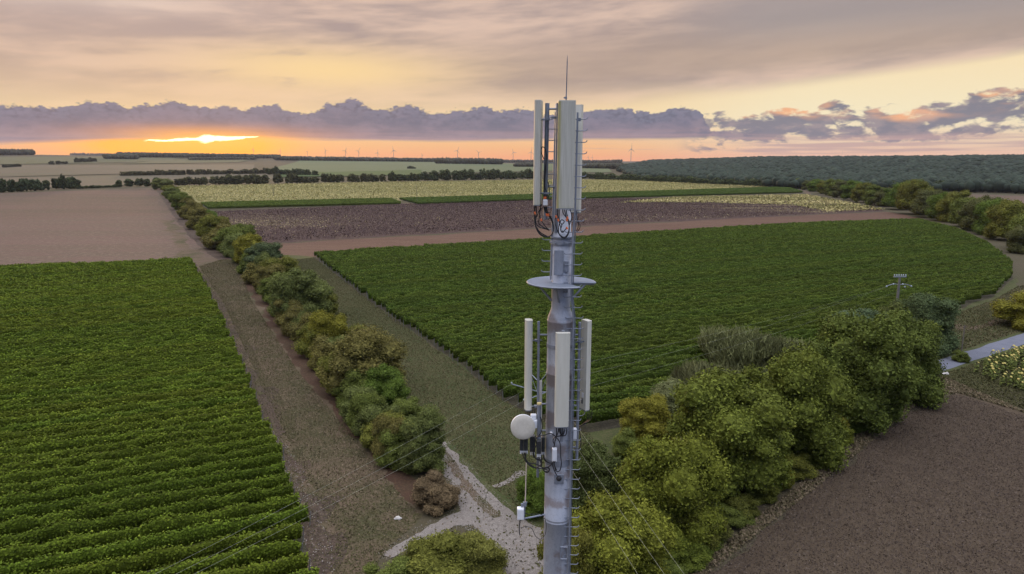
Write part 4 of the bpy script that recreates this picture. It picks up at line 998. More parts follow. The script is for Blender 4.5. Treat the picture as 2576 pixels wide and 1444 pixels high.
# ------------------------------------------------------------------ wind turbines on the horizon
def turbine_parts():
    tw = MB().lathe([(2.6, -30), (2.4, 0), (1.5, 80), (1.5, 82)], (0, 0, 0), 12).mesh('tower', TURB)
    na = MB().box((0, 1.5, 83.5), (4, 10, 4), 0, 0.5).mesh('nacelle', TURB)
    bl = MB().tube([(0, 0, 0), (0.4, 0, 8), (0.3, 0, 22), (0, 0, 40)], [1.1, 1.7, 1.1, 0.25], 6).mesh('blade', TURB)
    hb = MB().lathe([(0, 1.8), (1.2, 1.2), (1.8, 0), (1.8, -1.5)], (0, -4.5, 83.5), 10, True, Vector((0, -1, 0))).mesh('hub', TURB)
    return tw, na, bl, hb
def build_turbines():
    ps = turbine_parts(); g = random.Random(4)
    for x, hub, foot in [(637, 376, 395), (705, 379, 396), (773, 382, 397), (819, 379, 399), (869, 379, 401), (902, 380, 402), (950, 384, 403), (990, 378, 403), (1062, 390, 404), (1151, 379, 404), (1204, 384, 405), (1291, 383, 407), (1336, 382, 407), (1462, 381, 407), (1480, 395, 408), (1490, 395, 408), (1588, 375, 406)]:
        f = foot + 3; D = 0.0
        span = (foot - hub) * 1.12
        D = 1772 * 82 / span * 1.0; D = min(max(D, 4600), 6300)
        d = ray(x, hub); k = D / math.hypot(d.x, d.y); X0, Y0 = d.x * k, d.y * k; zh = CAMZ + d.z * k
        s = (foot - hub) * D / F / 84 * 1.02
        t = thing('wind_turbine', 'slender wind turbine on the skyline left of the tower' if x < 1340 else 'slender wind turbine on the skyline just right of the tower', 'wind turbine', (X0, Y0, zh - 83.5 * s), 'wind turbines along the horizon')
        if x == 1588: t['label'] = 'tallest wind turbine on the skyline, standing right of the tower beside the forest'
        if x == 637: t['label'] = 'wind turbine nearest the setting sun, leftmost on the skyline'
        t.scale = (s * 0.85, s * 0.85, s); t.rotation_euler = (0, 0, g.uniform(-0.5, 0.5))
        obj('tower', ps[0], t); obj('nacelle', ps[1], t); h = obj('hub', ps[3], t)
        a0 = g.uniform(0, 2.0) if x != 1588 else 0.05
        for q in range(3):
            b = obj('blade', ps[2], t, (0, -5, 83.5)); b.rotation_euler = (0, a0 + q * 2.0944, 0)
    # far lattice mast on the forest skyline
    G = gp(2118, 396); d = ray(2118, 379); k = math.hypot(G.x, G.y) / math.hypot(d.x, d.y); zt = CAMZ + d.z * k
    t = thing('radio_mast', 'small radio mast with antennas standing above the forest on the right skyline', 'mast', (G.x, G.y, G.z))
    hgt_ = zt - G.z
    obj('mast', MB().tube([(0, 0, -5), (0, 0, hgt_)], [1.6, 0.9], 6).mesh('mast', DARKM), t)
    for dx in (-2.6, 2.6, 0):
        obj('panel_antenna', MB().box((dx, 0, hgt_ - 5), (1.6, 1.0, 9)).box((dx/2, 0, hgt_ - 5), (abs(dx) + 0.2, 0.4, 0.4)).mesh('panel_antenna', RADOME), t)
build_turbines()

# ------------------------------------------------------------------ the cell tower
YT = 19.0
def T(px, py, dy=0.0):
    d = ray(px, py); k = (YT + dy) / d.y
    return Vector((d.x * k, YT + dy, CAMZ + d.z * k))
def build_tower():
    ax = T(1414, 600).x
    zf = lambda py: T(1414, py).z
    def mpx(py): return depth((ax, YT, zf(py))) / F        # metres per picture unit at that height
    root = thing('cell_tower', 'tall grey-blue steel cell tower carrying pale panel antennas and a round dish', 'cell tower', (ax, YT, 0))
    inv = Vector((-ax, -YT, 0))
    def part(name, mb, mat, parent=root):
        return obj(name, mb.mesh(name, mat), parent)
    def P(px, py, dy=0.0): return T(px, py, dy) + inv      # tower-local point
    z_top, z_fl, z_cone1, z_cone2 = zf(262), zf(600), zf(771), zf(803)
    r_up, r_lo = 0.262, 0.362
    zb = zf(1444); r_b = 0.385
    # pole with its weld seams
    prof = [(0.0, z_top), (r_up*0.9, z_top), (r_up*0.9, zf(585)), (r_up, zf(585) - 0.01), (r_up, z_cone1)]
    for k in range(1, 7):
        u = k / 6; s = u*u*(3-2*u); prof.append((r_up + (r_lo - r_up) * s, z_cone1 + (z_cone2 - z_cone1) * u))
    prof += [(r_lo + 0.012, z_cone2 - 0.02), (r_lo + 0.012, z_cone2 - 0.05), (r_lo, z_cone2 - 0.07)]
    for zz in (zf(936), zf(1297), zf(1304)):
        rr = r_lo + (r_b - r_lo) * (z_cone2 - zz) / (z_cone2 - zb)
        prof += [(rr, zz + 0.02), (rr + 0.009, zz + 0.008), (rr + 0.009, zz - 0.008), (rr, zz - 0.02)]
    prof += [(r_b, zb), (0.55, 0.3), (0.55, 0.0)]
    part('pole', MB().lathe(prof[::-1], n=48), POLE)
    def rad(z):
        if z > z_cone1: return r_up
        if z > z_cone2: return r_up + (r_lo - r_up) * (z_cone1 - z) / (z_cone1 - z_cone2)
        return r_lo + (r_b - r_lo) * (z_cone2 - z) / (z_cone2 - zb)
    # flanges and collars
    part('flange', MB().lathe([(r_up, zf(594)), (r_up + 0.055, zf(594)), (r_up + 0.055, zf(597)), (r_up, zf(597))], n=40, smooth=False), GALV)
    cl = part('collar', MB().lathe([(r_up + 0.03, zf(604)), (r_up + 0.045, zf(604)), (r_up + 0.045, zf(613)), (r_up + 0.03, zf(613)), (r_up + 0.03, zf(604))], n=40, smooth=False), GALV)
    bm = MB()
    for k in range(10):
        a = k * 0.628 + 0.3
        bm.tube([(math.cos(a)*(r_up+0.04), math.sin(a)*(r_up+0.04), zf(608.5)), (math.cos(a)*(r_up+0.09), math.sin(a)*(r_up+0.09), zf(608.5))], 0.018, 6)
    part('bolt_ring', bm, GALV, cl)
    for zz, w in ((zf(1154), 0.085), (zf(867), 0.05)):
        r = rad(zz) + 0.012; part('band', MB().lathe([(r - 0.02, zz + w), (r, zz + w), (r, zz - w), (r - 0.02, zz - w)], n=44, smooth=False), GALV)
    # lightning rod
    rb = P(1424, 254); rt = P(1427.3, 138.8)
    rod = part('lightning_rod', MB().tube([rb, rb.lerp(rt, 0.85), rt], [0.017, 0.014, 0.003], 8), DARKM)
    part('rod_clamp', MB().box(P(1423, 246), (0.07, 0.07, 0.05)).box(P(1420, 246), (0.05, 0.03, 0.03)), DARKM, rod)
    # climbing rails with hooked pegs, one each side
    def rail_side(sgn, px_of, y0, y1, step0, y_first, depthoff, inner):
        pts = []
        yy = y0
        while yy <= y1: pts.append(P(px_of(yy), yy, depthoff)); yy += 12
        mb = MB()
        for a, b in zip(pts[:-1], pts[1:]):
            c = (a + b) / 2; L = (b - a).length + 0.004
            t = math.atan2(b.x - a.x, b.z - a.z)
            M = Matrix.Rotation(t, 3, 'Y'); w, d, h = 0.022, 0.035, L / 2
            vs = [c + M @ Vector((x*w, y*d, z*h)) for z in (-1, 1) for x, y in ((-1, -1), (1, -1), (1, 1), (-1, 1))]
            mb.add(vs, [(3, 2, 1, 0), (4, 5, 6, 7), (0, 1, 5, 4), (1, 2, 6, 5), (2, 3, 7, 6), (3, 0, 4, 7)])
        part('climbing_rail', mb, GALV)
        z = P(px_of(y_first), y_first, depthoff).z; zend = pts[-1].z
        while z > zend:
            # x on the rail at that height
            k = min(range(len(pts)), key=lambda i: abs(pts[i].z - z)); x, y = pts[k].x, pts[k].y
            m = MB().tube([(x, y, z), (x + sgn*0.20, y - 0.02, z), (x + sgn*0.245, y - 0.025, z + 0.015), (x + sgn*0.262, y - 0.025, z + 0.055)], 0.0125, 6)
            if inner: m.tube([(x, y, z), (x - sgn*0.20, y - 0.03, z), (x - sgn*0.215, y - 0.03, z + 0.03)], 0.0125, 6)
            part('climbing_peg', m, GALV); z -= 0.2925
    rail_side(1, lambda y: np.interp(y, [250, 525, 600, 745, 803, 1100, 1444], [1454, 1447, 1441, 1437, 1443, 1437, 1430.5]), 283, 1470, 27, 300, -0.30, True)
    rail_side(-1, lambda y: np.interp(y, [283, 525, 700], [1397.5, 1391, 1385]), 283, 706, 27, 296, -0.02, False)
    # feeder cable running down beside the right rail
    yy = np.linspace(530, 1480, 60)
    part('feeder_cable', MB().tube([P(float(np.interp(y, [525, 600, 745, 803, 1100, 1444], [1452, 1446, 1441, 1447, 1441, 1434])), y, -0.27) for y in yy], 0.014, 6), DARKM)
    # platform: a grating disc open at the front right
    pc = P(1411, 709); R0 = 0.93; a0, a1 = R(-4), R(298)
    n = 60; out = [(math.cos(a0+(a1-a0)*k/n)*R0, math.sin(a0+(a1-a0)*k/n)*R0) for k in range(n+1)] + [(math.cos(a1-(a1-a0)*k/n)*(r_up+0.012), math.sin(a1-(a1-a0)*k/n)*(r_up+0.012)) for k in range(n+1)]
    zt = zf(709)
    mb = MB(); m2 = n + 1
    for k in range(n):
        i0, i1, j0, j1 = k, k+1, 2*m2-1-k, 2*m2-2-k
        q = [out[i0], out[i1], out[j1], out[j0]]
        vs = [(x, y, zt) for x, y in q] + [(x, y, zt - 0.035) for x, y in q]
        mb.add(vs, [(0, 1, 2, 3), (7, 6, 5, 4), (0, 4, 5, 1), (2, 6, 7, 3)])
    for a in (a0, a1):
        c = (math.cos(a), math.sin(a)); mb.tube([(c[0]*r_up, c[1]*r_up, zt - 0.02), (c[0]*(R0+0.01), c[1]*(R0+0.01), zt - 0.02)], 0.03, 4, smooth=False)
    pf = part('platform', mb, GRATE)
    part('toe_rail', MB().tube([(math.cos(a0+(a1-a0)*k/n)*R0, math.sin(a0+(a1-a0)*k/n)*R0, zt - 0.01) for k in range(n+1)], 0.022, 5), GALV, pf)
    for ang in (R(190), R(-2), R(80), R(255)):
        c = Vector((math.cos(ang), math.sin(ang), 0))
        part('brace', MB().tube([c * 0.68 + Vector((0, 0, zt - 0.03)), c * (r_up + 0.0) + Vector((0, 0, zt - 0.52))], 0.028, 4, smooth=False).tube([c * r_up + Vector((0, 0, zt - 0.055)), c * 0.90 + Vector((0, 0, zt - 0.055))], 0.025, 4, smooth=False), GALV, pf)
    # access plates
    def plate(px0, px1, py0, py1, dy, th, mat=GALV, name='access_plate'):
        a, b = P(px0, py0, dy), P(px1, py1, dy); c = (a + b) / 2
        o = part(name, MB().box(c, (abs(b.x - a.x), th, abs(a.z - b.z)), 0, 0.008), mat)
        s = MB(); w, h = abs(b.x - a.x)/2 - 0.03, abs(a.z - b.z)/2 - 0.04
        for sx in (-1, 1):
            for sz in (-1, 1): s.tube([c + Vector((sx*w, -th/2 + 0.001, sz*h)), c + Vector((sx*w, -th/2 - 0.012, sz*h))], 0.012, 6)
        part('screws', s, DARKM, o); return o
    plate(1394, 1417, 629, 692, -r_up - 0.02, 0.05)
    plate(1419, 1430, 656, 684, -r_up + 0.02, 0.10)
    plate(1418, 1428, 708, 736, -r_up + 0.02, 0.10)
    plate(1394, 1418, 1193, 1217, -r_lo - 0.02, 0.03)
    gl = part('cable_gland', MB().lathe([(0.0, 0.06), (0.05, 0.055), (0.075, 0.0), (0.075, -0.03)], P(1406, 1204, -r_lo - 0.05), 16, True, Vector((0, -1, 0))), BLACK)
    fr = MB(); a, b = P(1410, 1376, -r_lo - 0.02), P(1427, 1406, -r_lo - 0.02)
    for p, q in (((a.x, a.z), (b.x, a.z)), ((b.x, a.z), (b.x, b.z)), ((b.x, b.z), (a.x, b.z)), ((a.x, b.z), (a.x, a.z))):
        fr.tube([(p[0], a.y, p[1]), (q[0], a.y, q[1])], 0.016, 4, smooth=False)
    part('hatch_frame', fr, GALV)
    # panel antennas
    def panel(pt, pb, w, d, rz, mat, dy=0.0, round_=False):
        """pt, pb: picture points at top centre and bottom centre"""
        a, b = P(*pt, dy), P(*pb, dy); c = (a + b) / 2; h = (a - b).length
        hx, hy = w/2, d/2
        if round_: outl = [(hx*math.cos(t)*abs(math.cos(t))**-0.35 if abs(math.cos(t)) > 1e-3 else 0, hy*math.sin(t)*abs(math.sin(t))**-0.35 if abs(math.sin(t)) > 1e-3 else 0) for t in [k*math.pi/14 + 0.01 for k in range(28)]]
        else:
            outl = [(-hx, hy), (-hx, -hy*0.35), (-hx+0.02, -hy*0.72), (-hx*0.72, -hy*0.95), (-hx*0.4, -hy), (hx*0.4, -hy), (hx*0.72, -hy*0.95), (hx-0.02, -hy*0.72), (hx, -hy*0.35), (hx, hy)]
        o = part('panel_antenna', MB().prism(outl, -h/2 + 0.025, h/2 - 0.025), mat)
        tilt = math.atan2(a.x - b.x, a.z - b.z)
        o.location = c; o.rotation_euler = (0, 0, rz)
        for sz in (-1, 1):
            part('end_cap', MB().prism([(x*1.012, y*1.012) for x, y in outl], *( (h/2 - 0.025, h/2) if sz > 0 else (-h/2, -h/2 + 0.025))), RADOME if sz > 0 else DARKM, o)
        return o, c, h
    def clamp(o, z, reach, toward, mat=DARKM):
        t = Vector(toward).normalized()
        m = MB().box(Vector((0, 0, z)) + t*0.02, (0.10, 0.10, 0.08)).tube([(0, 0, z), t*reach + Vector((0, 0, z))], 0.02, 6).box(t*reach + Vector((0, 0, z)), (0.12, 0.12, 0.05)).tube([t*reach + Vector((0, -0.09, z)), t*(reach+0.05) + Vector((0, 0.09, z))], 0.012, 5)
        part('clamp', m, mat, o)
    w_up = 42 * mpx(390)
    # upper set
    o, c, h = panel((1428, 252.6), (1420.3, 526), w_up, 0.17, 0.0, STAINED, -0.55)
    clamp(o, h*0.33, 0.34, (0, 1, 0)); clamp(o, -h*0.36, 0.34, (0, 1, 0))
    o, c, h = panel((1355.5, 252.6), (1350.4, 516.5), 0.42, 0.185, R(-100), STAINED, -0.05)
    clamp(o, h*0.32, 0.26, (0.17, 1, 0)); clamp(o, -h*0.38, 0.26, (0.17, 1, 0))
    o, c, h = panel((1448.5, 264), (1443, 535), 0.42, 0.17, R(150), RADOME, 0.45)
    def pipe(pt, pb, r, dy, mat=GALV, name='mounting_pipe', cap=None):
        a, b = P(*pt, dy), P(*pb, dy)
        o = part(name, MB().tube([a, b], r, 14), mat)
        if cap: part('pipe_cap', MB().tube([a - Vector((0, 0, 0.03)), a + Vector((0, 0, 0.02))], r * 1.08, 14), cap, o)
        return o
    pipe((1377, 259.5), (1371.5, 516), 0.058, -0.02, DARKM)
    pipe((1404.5, 259.5), (1399, 585), 0.055, -0.16, DARKM)
    def arm(p, q, r=0.024, mat=GALV): return part('mounting_arm', MB().tube([p, q], r, 6), mat)
    arm(P(1377, 274, -0.02), P(1402, 274, -0.1), 0.026, DARKM)
    arm(P(1373, 470, -0.02), P(1400, 470, -0.1), 0.02, DARKM)
    part('rail_clamp', MB().box(P(1394, 296, -0.05), (0.16, 0.06, 0.06)).box(P(1456, 301, -0.3), (0.10, 0.06, 0.08)), DARKM)
    # lower set
    o, c, h = panel((1331, 804), (1327.5, 1029.6), 0.30, 0.20, R(-80), RADOME, -0.05, True)
    clamp(o, h*0.27, 0.24, (0, 1, 0)); clamp(o, -h*0.47, 0.24, (0, 1, 0))
    o, c, h = panel((1416.2, 837), (1412.6, 1074), 34 * mpx(950), 0.16, R(2), RADOME, -0.85)
    clamp(o, h*0.33, 0.40, (0, 1, 0)); clamp(o, -h*0.40, 0.40, (0, 1, 0))
    o, c, h = panel((1477, 805), (1471.5, 1030), 0.30, 0.17, R(118), RADOME, 0.05)
    clamp(o, h*0.27, 0.22, (0.1, 1, 0))
    part('sticker', MB().box((0.0, 0.088, -h*0.33), (0.10, 0.004, 0.14)), WHITE, o); part('type_plate', MB().box((0.03, 0.088, -h*0.40), (0.07, 0.004, 0.16)), RRU, o)
    pipe((1355, 808.6), (1352.5, 1200), 0.036, -0.03)
    pipe((1416.5, 831), (1413, 1110), 0.045, -0.60)
    pipe((1458.5, 810.5), (1451, 1157), 0.04, -0.02)
    pipe((1356.5, 1015), (1354.5, 1140), 0.058, -0.30, GALV, 'mounting_pipe', YELLOW)
    for y in (842, 1016, 1083): arm(P(1355, y, -0.03), P(1390, y, 0.0), 0.026)
    for y in (842, 1020, 1125): arm(P(1457 if y < 1100 else 1452, y, -0.02), P(1425, y, 0.0), 0.026)
    for y in (870, 1060): arm(P(1416, y, -0.60), P(1412, y, -0.25), 0.026)
    # dish
    dc = P(1315.8, 1073.7, -0.55); dr = 31.3 * mpx(1074) * 0.97; da = Vector((0.02, -1.0, 0.22)).normalized()
    dish = part('dish_antenna', MB().lathe([(0.0, -0.20), (dr*0.35, -0.19), (dr*0.8, -0.12), (dr*0.99, -0.05), (dr*0.99, 0.05), (dr*0.97, 0.055)], dc, 48, True, da), WHITE)
    part('radome', MB().lathe([(dr*0.975, 0.054), (dr*0.955, 0.062), (dr*0.5, 0.066), (0.0, 0.068)], dc, 48, True, da), plain('dish radome', (0.45, 0.43, 0.37), (0.50, 0.48, 0.42), 0.5, 14.0), dish)
    part('dish_mount', MB().tube([dc - da*0.18, P(1345, 1068, -0.32)], 0.05, 8).box(P(1344, 1066, -0.36), (0.16, 0.14, 0.22), 0, 0.01), WHITE, dish)
    part('dish_radio', MB().box(P(1342, 1048, -0.30), (0.16, 0.14, 0.14), 0, 0.01), WHITE, dish)
    # remote radio units with white connectors
    def rru(x0, x1, y0, y1, dy):
        a, b = P(x0, y0, dy), P(x1, y1, dy); w, h = b.x - a.x, a.z - b.z; c = (a + b) / 2
        m = MB().box(c, (w, 0.18, h), 0, 0.008)
        for k in range(6): m.box(c + Vector((-w/2 + w*(k+0.5)/6, -0.10, 0.02)), (w*0.05, 0.03, h*0.85))
        o = part('radio_unit', m, RRU)
        for k in range(3):
            q = c + Vector((-w*0.32 + w*0.32*k, -0.05, -h/2)); part('connector', MB().tube([q, q + Vector((0, 0, -0.10))], 0.017, 6), WHITE, o)
        return o
    rru(1308, 1317, 1100, 1131, -0.32); rru(1318, 1327.6, 1100, 1131, -0.32); rru(1333, 1346, 1095, 1134, -0.2); rru(1350, 1361, 1107, 1139, -0.42); rru(1362.4, 1370, 1097, 1134, -0.12)
    # boxes
    def junction(x0, x1, y0, y1, dy, name='junction_box', dp=0.13):
        a, b = P(x0, y0, dy), P(x1, y1, dy); c = (a + b) / 2; w, h = b.x - a.x, a.z - b.z
        o = part(name, MB().box(c, (w, dp, h), 0, 0.012), WHITE)
        part('lid', MB().box(c + Vector((0, -dp/2 - 0.006, 0)), (w*0.86, 0.016, h*0.88), 0, 0.005), WHITE, o)
        return o
    junction(1389, 1400.5, 1127, 1160, -r_lo - 0.14); junction(1439.5, 1450, 1077, 1104, -0.10); junction(1366, 1377.5, 502, 517, -0.16); junction(1383.5, 1390, 1086, 1092, -0.3)
    part('cylinder_filter', MB().tube([P(1372, 521, -0.05), P(1372, 552, -0.05)], 0.055, 10), GALV)
    # whip antenna on its own bracket
    bx = junction(1301, 1318, 1277, 1305, -0.45, 'junction_box', 0.17)
    arm(P(1317, 1305, -0.38), P(1372, 1294, -0.1), 0.028)
    part('whip_antenna', MB().tube([P(1321.5, 1262, -0.42), P(1324, 1163, -0.42)], [0.016, 0.012], 8), plain('whip rod', (0.62, 0.50, 0.42), (0.7, 0.58, 0.5), 0.4, 5.0))
    part('whip_bracket', MB().box(P(1320, 1268, -0.42), (0.10, 0.06, 0.12)).box(P(1313, 1271, -0.42), (0.06, 0.05, 0.10)).tube([P(1318, 1275, -0.42), P(1326, 1262, -0.42)], 0.015, 5).tube([P(1319, 1300, -0.40), P(1321, 1255, -0.40)], 0.02, 6), GALV)
    # cables
    def cable(pts, r=0.011, dy=-0.4, mat=BLACK, name='cable'):
        return part(name, MB().tube(spline([P(p[0], p[1], dy + (p[2] if len(p) > 2 else 0)) for p in pts], 5), r, 5), mat)
    conv = lambda L: [((1440 + x / 12.035) * 0.9135, (560 + y / 12.035) * 0.9135) for x, y in L]
    for L in [  # upper left bundle
        [(385, 70), (378, 300), (385, 560), (420, 760), (500, 950), (620, 1070), (780, 1120), (900, 1090), (990, 980), (1020, 820), (1000, 650), (900, 470), (760, 300), (690, 120)],
        [(410, 70), (395, 300), (400, 600), (450, 820), (560, 990), (700, 1080), (850, 1100), (950, 1030), (1010, 900), (1010, 720), (930, 520), (800, 340), (720, 120)],
        [(440, 80), (450, 220), (430, 420), (400, 560), (420, 720), (520, 900), (650, 1010), (800, 1090)],
        [(610, 20), (560, 180), (480, 380), (420, 520), (450, 680), (560, 790), (760, 850), (880, 900)],
        [(640, 120), (570, 260), (540, 430), (520, 600), (560, 700), (700, 800), (860, 860)],
        [(600, 160), (545, 330), (590, 530), (660, 650), (760, 780), (850, 880)],
        [(740, 110), (770, 250), (860, 400), (960, 560), (1000, 640)],
        [(790, 110), (800, 240), (880, 380), (970, 540)]]:
        cable(conv(L), 0.014, -0.12)
    for L in [  # centre bundle
        [(1150, 200), (1150, 330), (1070, 500), (1060, 640), (1110, 800), (1170, 960), (1230, 1070), (1330, 1150), (1420, 1140), (1500, 1030), (1540, 880), (1530, 700), (1470, 520), (1340, 330), (1320, 200)],
        [(1210, 200), (1200, 420), (1210, 620), (1180, 820), (1190, 980), (1280, 1090), (1390, 1120), (1480, 1020), (1530, 850), (1520, 660), (1440, 460), (1380, 210)],
        [(1170, 210), (1160, 400), (1190, 600), (1240, 760), (1270, 920), (1330, 960), (1420, 850), (1480, 800)],
        [(1440, 210), (1450, 330), (1490, 480), (1540, 640)],
        [(1560, 200), (1600, 330), (1610, 500), (1560, 650), (1540, 720)],
        [(1230, 640), (1270, 550), (1340, 560), (1370, 610), (1320, 680), (1270, 700)],
        [(1240, 640), (1290, 720), (1250, 860), (1290, 960), (1330, 900)]]:
        cable(conv(L), 0.014, -0.48)
    for L in [[(1740, 110), (1745, 300), (1800, 480), (1830, 640), (1890, 720), (1870, 850), (1790, 930), (1710, 970)], [(1740, 150), (1780, 420), (1840, 620), (1830, 760), (1790, 880), (1710, 910)]]:
        cable(conv(L), 0.013, 0.25)
    c2 = lambda L: [((1440 + x / 5.157) * 0.9135, (400 + y / 5.157) * 0.9135) for x, y in L]
    for L in [[(300, 200), (262, 110), (260, 50), (285, 22), (320, 60), (335, 160), (320, 300), (300, 430), (300, 560), (305, 720), (318, 800)], [(330, 180), (325, 330), (312, 480), (315, 600), (345, 700), (330, 800)], [(355, 520), (370, 600), (372, 700), (340, 800)]]:
        cable(c2(L), 0.013, -0.12)
    for x, y, dy in [(788, 380, -0.16), (845, 385, -0.16), (605, 545, -0.15), (400, 320, -0.15), (1170, 550, -0.52), (1480, 480, -0.52), (1450, 550, -0.52), (1460, 820, -0.52), (1105, 440, -0.52)]:
        p = conv([(x, y)])[0]; q = P(p[0], p[1], dy); part('cable_tape', MB().tube([q + Vector((-0.012, 0, 0.032)), q + Vector((0.012, 0, -0.032))], 0.024, 6), ORANGE)
    for x, y in [(302, 745), (325, 742)]:
        p = c2([(x, y)])[0]; q = P(p[0], p[1], -0.14); part('cable_tape', MB().tube([q + Vector((0, 0, 0.03)), q - Vector((0, 0, 0.03))], 0.022, 6), ORANGE)
    c3 = lambda L: [((1400 + x / 7.22) * 0.9135, (1130 + y / 7.22) * 0.9135) for x, y in L]
    for L in [
        [(270, 840), (310, 940), (360, 1030), (450, 1090), (560, 1140), (690, 1160), (800, 1120), (880, 1050)],
        [(320, 840), (340, 950), (400, 1040), (520, 1060), (600, 1090), (700, 1150)],
        [(350, 840), (345, 960), (380, 1050), (480, 1130), (600, 1150), (720, 1170), (790, 1190)],
        [(500, 790), (490, 880), (540, 950), (620, 980), (690, 960)], [(530, 560), (560, 690), (500, 780), (505, 880), (560, 970), (650, 1000)],
        [(600, 900), (620, 980), (660, 1080), (640, 1120)], [(650, 880), (660, 1000), (640, 1090), (560, 1140)],
        [(690, 860), (720, 960), (780, 1030), (860, 1050), (900, 1030)], [(690, 920), (740, 1010), (830, 1050)],
        [(700, 1180), (740, 1230), (800, 1220), (815, 1160), (770, 1130), (710, 1150), (705, 1200), (760, 1240)], [(720, 1140), (790, 1130), (810, 1190), (760, 1230), (710, 1200)], [(735, 1150), (800, 1150), (800, 1210), (740, 1215)]]:
        cable(c3(L), 0.016, -0.42)
    for L in [
        [(955, 345), (955, 440), (950, 520), (900, 560), (890, 620), (920, 680)], [(1000, 345), (990, 430), (960, 510), (930, 600), (915, 680), (905, 740)],
        [(1040, 345), (1040, 440), (1070, 510), (1110, 440), (1130, 345)], [(1085, 345), (1085, 440), (1040, 500), (960, 520)], [(1020, 345), (1015, 420), (1050, 490), (1080, 500)], [(1160, 345), (1140, 490), (1030, 510), (960, 520)],
        [(960, 550), (1010, 610), (1035, 720), (1040, 900), (1052, 1060), (1030, 1180), (985, 1220), (940, 1190), (920, 1090)],
        [(940, 520), (860, 465), (800, 458), (730, 490), (660, 500), (600, 520), (540, 550)],
        [(900, 1010), (880, 1070), (900, 1160), (950, 1270), (985, 1320)], [(930, 1010), (910, 1060), (930, 1130), (960, 1190)]]:
        cable(c3(L), 0.015, -0.66)
    cable(c3([(640, 130), (665, 240), (670, 330), (645, 450), (570, 530), (520, 560)]), 0.014, -0.36)
    for x in (340, 375, 410, 470, 510): cable(c3([(x, -20), (x + 10, 40), (x - 5, 90), (x + 20, 140)]), 0.012, -0.1)
    cable(c3([(1400, 370), (1430, 520), (1440, 660), (1410, 760), (1330, 770), (1260, 810)]), 0.013, -0.12)
    cable(c3([(1510, 0), (1515, 60), (1470, 100), (1405, 110)]), 0.013, -0.02, GALV)
    for dx in (0, 14, 30): cable([(1478 + dx/3, 1030), (1479 + dx/3, 1044), (1474 + dx/4, 1060), (1455, 1075)], 0.011, -0.02)
    c4 = lambda L: [((1380 + x / 3.003) * 0.9135, (1100 + y / 3.003) * 0.9135) for x, y in L]
    cable(c4([(158, 990), (152, 1040), (150, 1080), (155, 1122)]), 0.016, -0.45)
    cable(c4([(160, 1062), (210, 1052), (255, 1070), (285, 1130), (325, 1155), (362, 1120), (374, 1050), (365, 995), (352, 980)]), 0.009, -0.42)
    cable(c4([(200, 940), (230, 950), (300, 948), (350, 955)]), 0.008, -0.42)
    for y in (1040, 1060, 1082, 1110): pass
build_tower()

